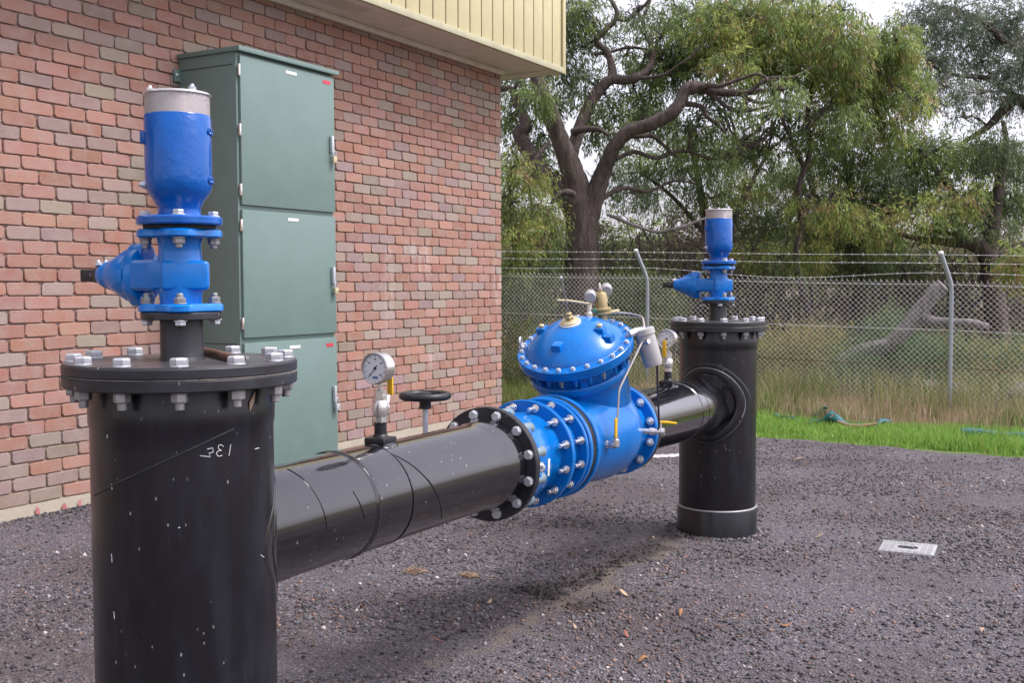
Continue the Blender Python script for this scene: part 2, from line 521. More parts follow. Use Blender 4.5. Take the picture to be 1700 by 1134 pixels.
def mat_vcol(name, rough=0.8, bumpscale=60, bump=0.3, trans=0.0, spec=0.3):
    t = NT(name)
    c = t.node('ShaderNodeAttribute', attribute_name='Col').outputs['Color']
    t.set(Base_Color=c, Roughness=rough)
    t.b.inputs['Specular IOR Level'].default_value = spec
    if bump: t.set(Normal=t.bump(t.noise(bumpscale, 3, 0.6, t.pos()), bump, 0.004))
    if trans:
        tr = t.node('ShaderNodeBsdfTranslucent', {'Color': c})
        mx = t.node('ShaderNodeMixShader', {0: trans})
        t.l.new(t.b.outputs[0], mx.inputs[1]); t.l.new(tr.outputs[0], mx.inputs[2])
        t.l.new(mx.outputs[0], t.n['Material Output'].inputs[0])
    return t.m
M['stone'] = mat_vcol('loose_stone', 0.75, 150, 0.4)
M['leaf'] = mat_vcol('leaf', 0.5, 60, 0, 0.5, 0.35)
M['blade'] = mat_vcol('grass_blade', 0.6, 60, 0, 0.35, 0.25)
M['twig'] = mat_vcol('twig', 0.9, 60, 0, 0, 0.2)

def mat_soil(name, a, b):
    t = NT(name)
    v = t.pos()
    n1 = t.noise(1.3, 6, 0.65, v)
    n2 = t.noise(40, 5, 0.7, v)
    base = t.mix(n1, a, b)
    base = t.mix(t.math('MULTIPLY', n2, 0.4), base, tuple(x*0.5 for x in a))
    return t.set(Base_Color=base, Roughness=0.95, Normal=t.bump(n2, 0.8, 0.03))
M['soil'] = mat_soil('bush_soil', (0.15, 0.125, 0.08), (0.23, 0.19, 0.13))
M['verge'] = mat_soil('verge_turf', (0.12, 0.19, 0.04), (0.16, 0.21, 0.06))

def mat_bark(name, a, b, sc=1.0):
    t = NT(name)
    v = t.coord()
    n1 = t.noise(11*sc, 6, 0.7, scaled(t, v, 1, 1, 0.22), 0.6)
    n2 = t.noise(45*sc, 5, 0.7, scaled(t, v, 1, 1, 0.4))
    base = t.mix(t.ramp(n1, [(0.32, 0), (0.68, 1)]), a, b)
    base = t.mix(t.math('MULTIPLY', n2, 0.35), base, tuple(x*0.45 for x in a))
    return t.set(Base_Color=base, Roughness=0.9, Normal=t.bump(t.math('ADD', n1, t.math('MULTIPLY', n2, 0.5)), 1.0, 0.11))
M['bark'] = mat_bark('brown_bark', (0.075, 0.056, 0.049), (0.25, 0.19, 0.168))
M['bark_dark'] = mat_bark('dark_bark', (0.07, 0.05, 0.046), (0.19, 0.145, 0.13))
M['bark_grey'] = mat_bark('weathered_wood', (0.25, 0.215, 0.205), (0.62, 0.57, 0.55), 1.6)
M['rock'] = mat_soil('pale_stone', (0.13, 0.12, 0.11), (0.33, 0.30, 0.285))
M['wire'] = mat_metal('chain_wire', (0.78, 0.76, 0.75), 0.5, 0.1, 0.12, 0.1)
M['wire_rust'] = mat_metal('rusty_wire', (0.20, 0.09, 0.06), 0.7, 0.3, 0.2, 0.2)
M['post'] = mat_metal('galvanised_post', (0.42, 0.46, 0.50), 0.5, 0.4, 0.12, 0.15)
# ================================================================== GROUND
def sheet(name, xs, ys, dz, mat, kind='structure', jitter=None):
    X, Y = np.meshgrid(xs, ys, indexing='ij')
    Z = ground_z(X, Y) + dz
    if jitter is not None: Z = Z + jitter(X, Y)
    v = np.stack([X, Y, Z], -1).reshape(-1, 3)
    nx, ny = len(xs), len(ys)
    i = np.arange(nx*ny).reshape(nx, ny)
    f = np.stack([i[:-1, :-1], i[1:, :-1], i[1:, 1:], i[:-1, 1:]], -1).reshape(-1, 4)
    return np_mesh(name, v, f, mat, smooth=True, kind=kind)

gx = np.concatenate([[-300, -120, -60, -30], np.arange(-20, 40, 2.0), [60, 120, 300]])
gy = np.concatenate([[-300, -120, -60, -30, -20], np.arange(-12, 30, 2.0), [40, 60, 120, 300]])
sheet('ground', gx, gy, -0.012, M['soil'])

def yard_edge(y):
    return 0.03 + 0.035*np.sin(y*3.1) + 0.03*np.sin(y*7.7+1) + 0.02*np.sin(y*17.0)
ys = np.arange(-16, 0.011, 0.05)
xr = np.concatenate([np.linspace(-16, -0.4, 80), np.linspace(-0.3, 0.0, 7)])
X, Y = np.meshgrid(xr, ys, indexing='ij')
f01 = (X+16)/16.0
X = X + f01**6*yard_edge(Y)
Z = ground_z(X, Y)
v = np.stack([X, Y, Z], -1).reshape(-1, 3)
i = np.arange(X.size).reshape(X.shape)
fq = np.stack([i[:-1, :-1], i[1:, :-1], i[1:, 1:], i[:-1, 1:]], -1).reshape(-1, 4)
np_mesh('gravel_yard', v, fq, M['gravel'], smooth=True, kind='structure')
sheet('grass_verge', np.linspace(-0.25, 1.75, 12), np.arange(-16, 10.1, 0.5), -0.006, M['verge'])

# ================================================================== BUILDING
bld = thing('brick_building', 'red brown brick building with cream clad eave along the left of the yard', 'building', (0, 0, 0))
WALL_TOP = 3.69
BZ0, BC, BL = 0.09, 0.0857, 0.24
mb = MB(); mb.box((-6.022, 1.506, (WALL_TOP+0.04)/2), (12.0, 2.984, WALL_TOP-0.04))
wall = mb.build('wall', M['mortar'], bld, smooth=0)
# footing, slightly uneven lower edge sits in the ground
mb = MB()
n = 90
xs_ = np.linspace(-12.0, 0.004, n)
for a, b in zip(xs_[:-1], xs_[1:]):
    pass
prof = []
for k, x in enumerate(xs_):
    j = 0.004*math.sin(k*1.7)+random.uniform(-0.003, 0.003)
    prof.append([(x, -0.004+j*0.6, 0.088+random.uniform(-0.004, 0.002)), (x, -0.012+j, -0.06), (x, 0.3, -0.06), (x, 0.3, 0.088)])
vs = [p for q in prof for p in q]; fs = []
for k in range(n-1):
    for m_ in range(4):
        a, b = k*4+m_, k*4+(m_+1) % 4
        fs.append((a, b, b+4, a+4))
fs += [(0, 1, 2, 3), ((n-1)*4+3, (n-1)*4+2, (n-1)*4+1, (n-1)*4)]
mb.add(vs, fs); footing = mb.build('footing', M['concrete'], bld, smooth=40)

def brick_variant(length, seed):
    r = random.Random(seed)
    h, d = 0.0775, 0.10
    L = length-0.0085
    def outline(ins, cut):
        x, z = L/2-ins, h/2-ins
        c = cut
        pts = []
        for sx, sz in ((1, 1), (-1, 1), (-1, -1), (1, -1)):
            cc = c*r.uniform(0.55, 1.5)
            a = (sx*x, sz*(z-cc)); b = (sx*(x-cc), sz*z)
            pts += [a, b] if sx*sz > 0 else [b, a]
        return pts
    st = r.getstate()
    o1 = outline(0.0035, 0.0105)
    r.setstate(st)
    o0 = outline(0.0, 0.0125)
    jit = [(r.uniform(-0.0022, 0.0022), r.uniform(-0.0022, 0.0022)) for _ in range(8)]
    vs = []
    tx, tz = r.uniform(-0.02, 0.02), r.uniform(-0.03, 0.03)
    pr = r.uniform(-0.0025, 0.0025)
    for k, (x, z) in enumerate(o1): vs.append((x+jit[k][0], pr + x*tx + z*tz, z+jit[k][1]))
    for k, (x, z) in enumerate(o0): vs.append((x+jit[k][0], 0.0045, z+jit[k][1]))
    for k, (x, z) in enumerate(o0): vs.append((x, 0.03, z))
    fs = [tuple(range(8))]
    for ring in (0, 8):
        for k in range(8):
            j = (k+1) % 8
            fs.append((ring+k, ring+8+k, ring+8+j, ring+j))
    return vs, fs
full_v = [brick_variant(BL, 100+i_) for i_ in range(14)]
half_v = [brick_variant(0.115, 300+i_) for i_ in range(4)]
PAL = [(0.385, 0.188, 0.135), (0.40, 0.202, 0.148), (0.36, 0.170, 0.120), (0.42, 0.220, 0.160), (0.375, 0.200, 0.155),
       (0.315, 0.225, 0.205), (0.33, 0.235, 0.220), (0.34, 0.245, 0.205), (0.325, 0.270, 0.210), (0.305, 0.250, 0.195), (0.345, 0.290, 0.235)]
PAL = [tuple(0.92*(0.88*a+0.12*b) for a, b in zip(p_, (0.355, 0.205, 0.158))) for p_ in PAL]
PW = np.array([17, 16, 13, 10, 12, 8, 6, 7, 5, 5, 3], float); PW /= PW.sum()
bricks = []
brr = np.random.default_rng(5)
NROW = 42
for row in range(NROW):
    z = BZ0 + row*BC + BC/2
    even = row % 2 == 0
    x = 0.0
    first = True
    drift = brr.normal(0, 0.004)
    while x > -8.2:
        if first and not even: L, kind = 0.12, 'h'
        else: L, kind = BL, 'f'
        cx = x - L/2 + (0.0 if first else drift*0.5) + brr.normal(0, 0.0015)
        c = np.array(PAL[brr.choice(len(PAL), p=PW)])*brr.uniform(0.86, 1.14)*np.array([1, brr.uniform(.95, 1.05), brr.uniform(.94, 1.06)])
        bricks.append((cx, z+brr.normal(0, 0.0014), kind, int(brr.integers(0, 14 if kind == 'f' else 4)), c, brr.normal(0, 0.008)))
        x -= L; first = False
cabx = (-4.5, -3.47)
vis = [b for b in bricks if -6.15 < b[0] < -4.47]
vis.sort(key=lambda b: b[0])
indiv = set(id(b) for b in vis[:298])
bm_cache = {}
def brick_mesh(kind, k):
    if (kind, k) not in bm_cache:
        vs, fs = (full_v if kind == 'f' else half_v)[k]
        me = bpy.data.meshes.new('brick'); me.from_pydata(vs, [], fs)
        me.materials.append(M['brick_o']); me.shade_smooth(); me.set_sharp_from_angle(angle=math.radians(24))
        bm_cache[(kind, k)] = me
    return bm_cache[(kind, k)]
sv, sf, sc_ = [], [], []
for b in bricks:
    cx, z, kind, k, c, rot = b
    if id(b) in indiv:
        o = link_obj('brick', brick_mesh(kind, k), bld, (cx, 0, z), (0, rot, 0))
        o.color = (*c, 1)
    else:
        vs, fs = (full_v if kind == 'f' else half_v)[k]
        st = len(sv)
        ca, sa = math.cos(rot), math.sin(rot)
        for (x, y, zz) in vs: sv.append((cx+x*ca+zz*sa, y, z-x*sa+zz*ca)); sc_.append(c)
        for q in fs: sf.append(tuple(i_+st for i_ in q))
me = bpy.data.meshes.new('brick_field'); me.from_pydata(sv, [], sf)
a = me.color_attributes.new('Col', 'FLOAT_COLOR', 'POINT')
c4 = np.ones((len(sv), 4), np.float32); c4[:, :3] = np.array(sc_)
a.data.foreach_set('color', c4.ravel())
me.materials.append(M['brick_a']); me.shade_smooth(); me.set_sharp_from_angle(angle=math.radians(24))
link_obj('brick_field', me, bld)['kind'] = 'stuff'
# end bricks of the side wall, seen edge on at the corner
sv, sf, sc_ = [], [], []
for row in range(NROW):
    z = BZ0 + row*BC + BC/2
    x = 0.0
    y = 0.0
    while y < 2.9:
        L = 0.12 if (y == 0.0 and row % 2 == 0) else BL
        vs, fs = half_v[row % 4] if L < 0.2 else full_v[row % 14]
        c = np.array(PAL[brr.choice(len(PAL), p=PW)])
        st = len(sv)
        for (a_, b_, zz) in vs: sv.append((0.002-b_, y+L/2+a_, z+zz)); sc_.append(c)
        for q in fs: sf.append(tuple(i_+st for i_ in q))
        y += L
me = bpy.data.meshes.new('side_brick_field'); me.from_pydata(sv, [], sf)
a = me.color_attributes.new('Col', 'FLOAT_COLOR', 'POINT')
c4 = np.ones((len(sv), 4), np.float32); c4[:, :3] = np.array(sc_)
a.data.foreach_set('color', c4.ravel())
me.materials.append(M['brick_a']); me.shade_smooth()
link_obj('side_brick_field', me, bld)['kind'] = 'stuff'

# pink spray marks on the footing
for px, py, r_ in ((63, 852, 0.022), (107, 843, 0.018), (133, 836, 0.014)):
    d = ray(px, py); p = CAM + d*(-0.0185-CAM[1])/d[1]
    q = MB()
    k = 11
    ring_ = [(p[0]+math.cos(2*PI*i_/k)*r_*random.uniform(0.6, 1.1), -0.0185, p[2]+math.sin(2*PI*i_/k)*r_*random.uniform(1.0, 1.9)) for i_ in range(k)]
    q.add(ring_, [tuple(range(k))]); q.build('paint_mark', M['pink'], bld, smooth=0)

# eave: soffit, fascia boards, trims
EY, EXX = -0.50, 0.49
mb = MB(); mb.box((-5.76, 0.75, WALL_TOP+0.012), (12.48, 2.46, 0.016)); soffit = mb.build('soffit', M['soffit'], bld, smooth=0)
mb = MB()
for k in range(16):
    y = -0.40 + k*0.0135
    mb.box((-4.4, y, WALL_TOP+0.001), (3.3, 0.004, 0.006))
mb.build('soffit_vent', M['soffit'], soffit, smooth=0, kind='stuff')
mb = MB(); mb.box((-6.0, -0.028, WALL_TOP-0.024), (11.99, 0.045, 0.05)); mb.build('soffit_bead', M['soffit'], bld, bevel=0.006)
mb = MB(); mb.box((0.21, 0.5, WALL_TOP-0.004), (0.03, 1.9, 0.012)); mb.build('soffit_joint', M['soffit'], bld, smooth=0)
for k, bx in enumerate(np.arange(0.424, -9.0, -0.2035)):
    mb = MB(); w_ = 0.2035-0.017
    mb.box((bx-0.10175, EY+0.012, 4.25), (w_, 0.02, 1.0))
    mb.build('fascia_board', M['cream'], bld, bevel=0.004)
mb = MB(); mb.box((-4.3, EY+0.035, 4.25), (9.6, 0.02, 1.0)); mb.build('fascia_backing', M['cream_dark'], bld, smooth=0)
mb = MB(); mb.box((-4.275, EY-0.004, 3.722), (9.45, 0.03, 0.062)); mb.build('fascia_trim', M['cream_trim'], bld, bevel=0.005)
mb = MB(); mb.box((0.46, EY+0.004, 4.22), (0.06, 0.05, 1.06)); mb.build('corner_trim', M['cream'], bld, bevel=0.006)
mb = MB()
for k in range(14):
    mb.box((0.475, EY+0.13+k*0.2, 4.25), (0.022, 0.19, 1.0))
mb.build('side_fascia', M['cream'], bld, bevel=0.004)
mb = MB(); mb.box((0.478, 0.8, 3.722), (0.03, 2.5, 0.062)); mb.build('side_trim', M['cream_trim'], bld, bevel=0.005)
mb = MB(); mb.box((-5.76, 0.75, 4.80), (12.5, 2.54, 0.06)); mb.build('roof_deck', M['cream_trim'], bld, smooth=0)

# ================================================================== CABINET
cab = thing('electrical_cabinet', 'tall green metal cabinet with three stacked doors fixed to the brick wall', 'cabinet', (-3.98, -0.275, 0.02))
def CB(name, c, size, mat, parent=None, bevel=0.004, **k):
    q = MB(); q.box((c[0]+3.98, c[1]+0.275, c[2]-0.02), size)
    return q.build(name, mat, parent or cab, bevel=bevel, off=False, **k)
CL, CR, CF = -4.490, -3.470, -0.545
CB('cabinet_body', ((CL+CR)/2, CF/2-0.002, 1.53), (CR-CL, -CF-0.004, 3.0), M['green_cab'], bevel=0.008)
CB('base_plinth', ((CL+CR)/2, CF/2-0.004, 0.02), (CR-CL-0.02, -CF-0.03, 0.06), M['black_steel'])
CB('cabinet_lid', ((CL+CR)/2+0.012, CF/2-0.023, 3.047), (CR-CL+0.05, -CF+0.040, 0.034), M['green_cab'], bevel=0.005)
q = MB(); q.box((0.51-1.0215+0.0, 0.0, 0.0), (0.002, 0.2, 0.01))
CB('side_seam', (CL-0.001, CF/2, 1.03), (0.004, -CF-0.06, 0.004), M['black_plastic'], bevel=0)
CB('side_seam', (CL-0.001, CF/2, 2.945), (0.004, -CF-0.06, 0.004), M['black_plastic'], bevel=0)
doors = [(1.990, 3.006, 'upper'), (1.072, 1.957, 'mid'), (0.10, 1.036, 'low')]
for z0, z1, nm in doors:
    d = CB('door', ((CL+CR)/2+0.008, CF-0.011, (z0+z1)/2), (CR-CL-0.022, 0.022, z1-z0), M['green_cab'], bevel=0.005, seg=2)
    hz = {'upper': (2.904, 2.50, 2.092), 'mid': (1.849, 1.173), 'low': (0.93, 0.22)}[nm]
    for h in hz:
        hg = CB('hinge', (CL+0.011, CF-0.018, h), (0.016, 0.014, 0.082), M['stainless'], d, bevel=0.003)
    hc = {'upper': 2.50, 'mid': 1.51, 'low': 0.60}[nm]
    yF = CF-0.022
    CB('handle', (-3.522, yF-0.014, hc), (0.026, 0.028, 0.13), M['galv'], d, bevel=0.008)
    lab = {'upper': 2.966, 'mid': 1.911, 'low': 0.985}[nm]
    CB('label_plate', (-3.955, yF-0.0012, lab), (0.115, 0.0024, 0.022), M['white'], d, bevel=0.0005)
    if nm != 'mid':
        CB('warning_sticker', (-3.558, yF-0.001, lab-0.004), (0.085, 0.002, 0.026), M['red'], d, bevel=0)
# wall bracket
q = MB(); q.box((-4.515+3.98, -0.012+0.275, 2.89), (0.06, 0.022, 0.085)); br = q.build('wall_bracket', M['green_cab'], cab, bevel=0.004, off=False)
q = MB(); q.lathe([(0.012, 0), (0.012, 0.006), (0.006, 0.011), (0, 0.012)], 10, (-4.527+3.98, -0.024+0.275, 2.892), (0, -1, 0)); q.build('screw', M['galv'], br, off=False)
# padlocks hang from the handles: things of their own
for z, lbl, mt in ((2.41, 'brass padlock hanging from the top door handle of the green cabinet', 'brass_pale'),
                   (1.415, 'brass padlock hanging from the middle door handle of the green cabinet', 'brass_pale'),
                   (0.525, 'grey padlock hanging from the lowest door handle of the green cabinet', 'galv')):
    pd = thing('padlock', lbl, 'padlock', (-3.508, CF-0.05, z))
    q = MB(); q.box((0, 0, -0.024), (0.042, 0.02, 0.05)); q.build('lock_body', M[mt], pd, bevel=0.004, off=False)
    q = MB(); q.tube([(-0.013, 0, 0), (-0.013, 0, 0.03), (-0.009, 0.0, 0.041), (0, 0, 0.045), (0.009, 0, 0.041), (0.013, 0, 0.03), (0.013, 0, 0)], 0.0042, 8)
    q.build('shackle', M['galv'], pd, off=False)

# ================================================================== FENCE
FX = 2.72
fence = thing('chain_link_fence', 'chain link fence with three barbed wire strands at the back of the yard', 'fence', (FX, -4.13, -0.03))
FO = np.array([FX, -4.13, -0.03])
def ftop(y): return 1.545 + 0.0255*(y-0.1)
for k, py in enumerate((-7.72, -4.12, -0.53, 3.07)):
    zb = float(ground_z(FX, py)) - 0.1
    zt = ftop(py)+0.01
    c = 0.0
    pts = [(0, 0, zb), (0, 0, 0.7), (0, 0, zt-0.12), (-0.004, 0.003, zt-0.06), (-0.018, 0.01, zt), (-0.045, 0.028, zt+0.07), (-0.115, 0.075, zt+0.24), (-0.145, 0.095, zt+0.315)]
    q = MB(); q.tube([(a, py+b, z) for a, b, z in pts], 0.024, 14)
    q.v = [(a+FX-FO[0], b-FO[1], z-FO[2]) for a, b, z in q.v]
    po = q.build('fence_post', M['post'], fence, off=False)
    q = MB(); q.lathe([(0.024, -0.012), (0.029, -0.008), (0.029, 0.006), (0.02, 0.018), (0, 0.023)], 12, (-0.145+0.0, py+0.095-FO[1], zt+0.315-FO[2]), (-0.35, 0.2, 0.9))
    q.build('post_cap', M['white'], po, off=False)
# chain mesh: zig-zag wires woven the way the real thing is
PW_, PH_ = 0.031, 0.062
y0, y1 = -7.7, 3.4
nw = int((y1-y0)/PW_)
verts, faces = [], []
for k in range(nw):
    yc = y0 + k*PW_
    zt = ftop(yc)
    zb = float(ground_z(FX, yc)) + 0.01
    m_ = int((zt-zb)/(PH_/2))
    idx = np.arange(m_+1)
    zz = zt - idx*(PH_/2)
    side = np.where((idx+k) % 2 == 0, -1, 1)
    yy = yc + side*(PW_/2+0.002) + 0.004*np.sin(zz*5+yc*4.0)
    xx = side*0.0035*((-1)**k) + 0.010*math.sin(yc*2.1)*np.sin(zz*2.0)
    zz = zz.copy()
    zz[0] += 0.012
    st = len(verts)
    r_ = 0.0030
    tri = [(math.cos(a)*r_, math.sin(a)*r_) for a in (0.5, 2.6, 4.7)]
    for i_ in range(m_+1):
        for (a, b) in tri: verts.append((xx[i_]+a, yy[i_]+b-FO[1], zz[i_]-FO[2]))
    for i_ in range(m_):
        for c in range(3):
            d = (c+1) % 3
            faces.append((st+i_*3+c, st+i_*3+d, st+(i_+1)*3+d, st+(i_+1)*3+c))
    if k % 2: continue
    # twisted selvedge barbs at the top
    st = len(verts)
    for (a, b) in tri: verts.append((a, yc-PW_/2+b*0.8-FO[1], zt-FO[2]))
    for (a, b) in tri: verts.append((a*0.6, yc-PW_/2+0.010+b*0.5-FO[1], zt+0.028-FO[2]))
    for c in range(3): faces.append((st+c, st+(c+1) % 3, st+3+(c+1) % 3, st+3+c))
np_mesh('chain_mesh', verts, faces, M['wire'], fence, kind='stuff')
# straining wires
for dz, mt in ((-0.02, 'wire'), (-0.52, 'wire'), (-0.93, 'wire_rust')):
    pts = [(-0.006 + 0.004*math.sin(y*3), y-FO[1], ftop(y)+dz-FO[2]-0.012*abs(math.sin((y+0.53)/3.6*PI))) for y in np.arange(-7.7, 3.4, 0.24)]
    q = MB(); q.tube(pts, 0.0028, 5); q.build('strain_wire', M[mt], fence, off=False)
# barbed strands on the raked arms
for h, dx, sag in ((0.305, -0.14, 0.006), (0.215, -0.105, 0.010), (0.11, -0.06, 0.085)):
    ysb = np.arange(-7.7, 3.4, 0.12)
    pts = []
    for y in ysb:
        ph = abs(math.sin((y+0.53)/3.6*PI))
        s_ = sag*ph**2 * (1.0 if -4.1 < y < -0.5 or sag < 0.05 else 0.35)
        pts.append((dx, y+0.06-FO[1], ftop(y)+h-s_-FO[2]))
    q = MB(); q.tube(pts, 0.0023, 5)
    for j, p_ in enumerate(pts[::1]):
        for m_ in range(2):
            an = random.uniform(0, PI)
            d = Vector((math.cos(an)*0.5, 0.25*(-1)**m_, math.sin(an)))*0.016
            q.tube([Vector(p_)-d, Vector(p_)+d], 0.0022, 4, caps=False)
    q.build('barbed_wire', M['wire'], fence, off=False)
# ================================================================== BOLT MESHES
def mesh_of(mb, name, mats, smooth=35):
    o = mb.build(name, mats, None, smooth=smooth)
    me = o.data
    bpy.data.objects.remove(o)
    return me
def hex_bolt_mesh(name, af, h, wr, mat):
    """Hex head with a chamfered top on a washer, axis +z, seat at z=0."""
    q = MB()
    q.disc(wr, 0, 0.0035, 20, ch=0.0008)
    R_ = af/2/math.cos(PI/6)
    q.lathe([(R_*0.97, 0.0032), (R_, 0.0045), (R_, 0.0035+h*0.82), (R_*0.86, 0.0035+h), (0, 0.0035+h)], 6, phase=random.uniform(0, 1))
    return mesh_of(q, name, mat, 25)
def nut_mesh(name, af, h, wr, tail_r, tail, mat, acorn=False):
    q = MB()
    q.disc(wr, 0, 0.0035, 18, ch=0.0008)
    R_ = af/2/math.cos(PI/6)
    q.lathe([(R_*0.95, 0.0032), (R_, 0.006), (R_, h*0.9), (R_*0.88, h), (tail_r, h)], 6, phase=0.3)
    q.lathe([(tail_r, h-0.002), (tail_r, h+tail-0.002), (tail_r*0.8, h+tail), (0, h+tail)], 14)
    return mesh_of(q, name, mat, 30)
BM = {
 'tank_bolt': hex_bolt_mesh('tank_bolt', 0.036, 0.0165, 0.0215, M['galv']),
 'tank_nut': nut_mesh('tank_nut', 0.034, 0.023, 0.019, 0.011, 0.018, M['galv_dull']),
 'flange_bolt': hex_bolt_mesh('flange_bolt', 0.030, 0.011, 0.0185, M['galv']),
 'small_bolt': hex_bolt_mesh('small_bolt', 0.024, 0.010, 0.0165, M['galv']),
 'small_nut': nut_mesh('small_nut', 0.024, 0.016, 0.0155, 0.008, 0.010, M['galv_dull']),
 'stud': nut_mesh('stud', 0.026, 0.015, 0.017, 0.0088, 0.040, M['stainless']),
 'outlet_nut': nut_mesh('outlet_nut', 0.028, 0.014, 0.0195, 0.009, 0.012, M['galv']),
 'cover_bolt': hex_bolt_mesh('cover_bolt', 0.0165, 0.008, 0.0105, M['galv']),
 'cap_bolt': nut_mesh('cap_bolt', 0.016, 0.010, 0.011, 0.005, 0.006, M['galv']),
}
def put(kind, parent, loc, ax=(0, 0, 1), name='bolt', spin=0.0):
    root = parent
    while root.parent is not None: root = root.parent
    o = OFF.get(root.name, (0, 0, 0))
    qd = Vector(ax).to_track_quat('Z', 'X')
    rot = (qd @ Matrix.Rotation(spin, 3, 'Z').to_quaternion()).to_euler()
    return link_obj(name, BM[kind], parent, (loc[0]-o[0], loc[1]-o[1], loc[2]-o[2]), rot)

ZP = 0.787
def zc(s): return ZP - 0.010*s
PA = (1.0, 0.0, -0.010)
def along(h): return (h, 0.0, zc(h))

# ================================================================== STANDPIPES
RB, RF, RP = 0.2187, 0.279, 0.158
def saddle(mb, s0, side, dz, r0, r1, proud, RB, n=48, m=6):
    """A ring of coating wrapped on the barrel round the branch pipe."""
    cz = zc(s0 + side*RB)
    vs, fs = [], []
    for k in range(m+1):
        f = k/m
        r = r0+(r1-r0)*f
        pr = proud*(1.0 if 0 < k < m else 0.0)
        for i_ in range(n):
            th = 2*PI*i_/n
            t = r*math.cos(th); z = cz + r*math.sin(th)*1.08
            t = max(-RB*0.995, min(RB*0.995, t))
            x = math.sqrt(max((RB+pr)**2 - (t*(RB+pr)/RB)**2, 0))
            vs.append((s0+side*x, t*(RB+pr)/RB, z))
    for k in range(m):
        for i_ in range(n):
            j = (i_+1) % n
            fs.append((k*n+i_, k*n+j, (k+1)*n+j, (k+1)*n+i_))
    mb.add(vs, fs)

def tank_pt(px, py, R=RB+0.0012):
    d = ray(px, py)
    a = d[0]**2+d[1]**2
    ox, oy = CAM[0]-A0[0], CAM[1]-A0[1]
    b = d[0]*ox+d[1]*oy
    c = ox*ox+oy*oy-R*R
    k = (-b-math.sqrt(max(b*b-a*c, 0)))/a
    p = CAM+d*k
    q = p[:2]-A0
    return (float(q@EX), float(q@NX), float(p[2]))

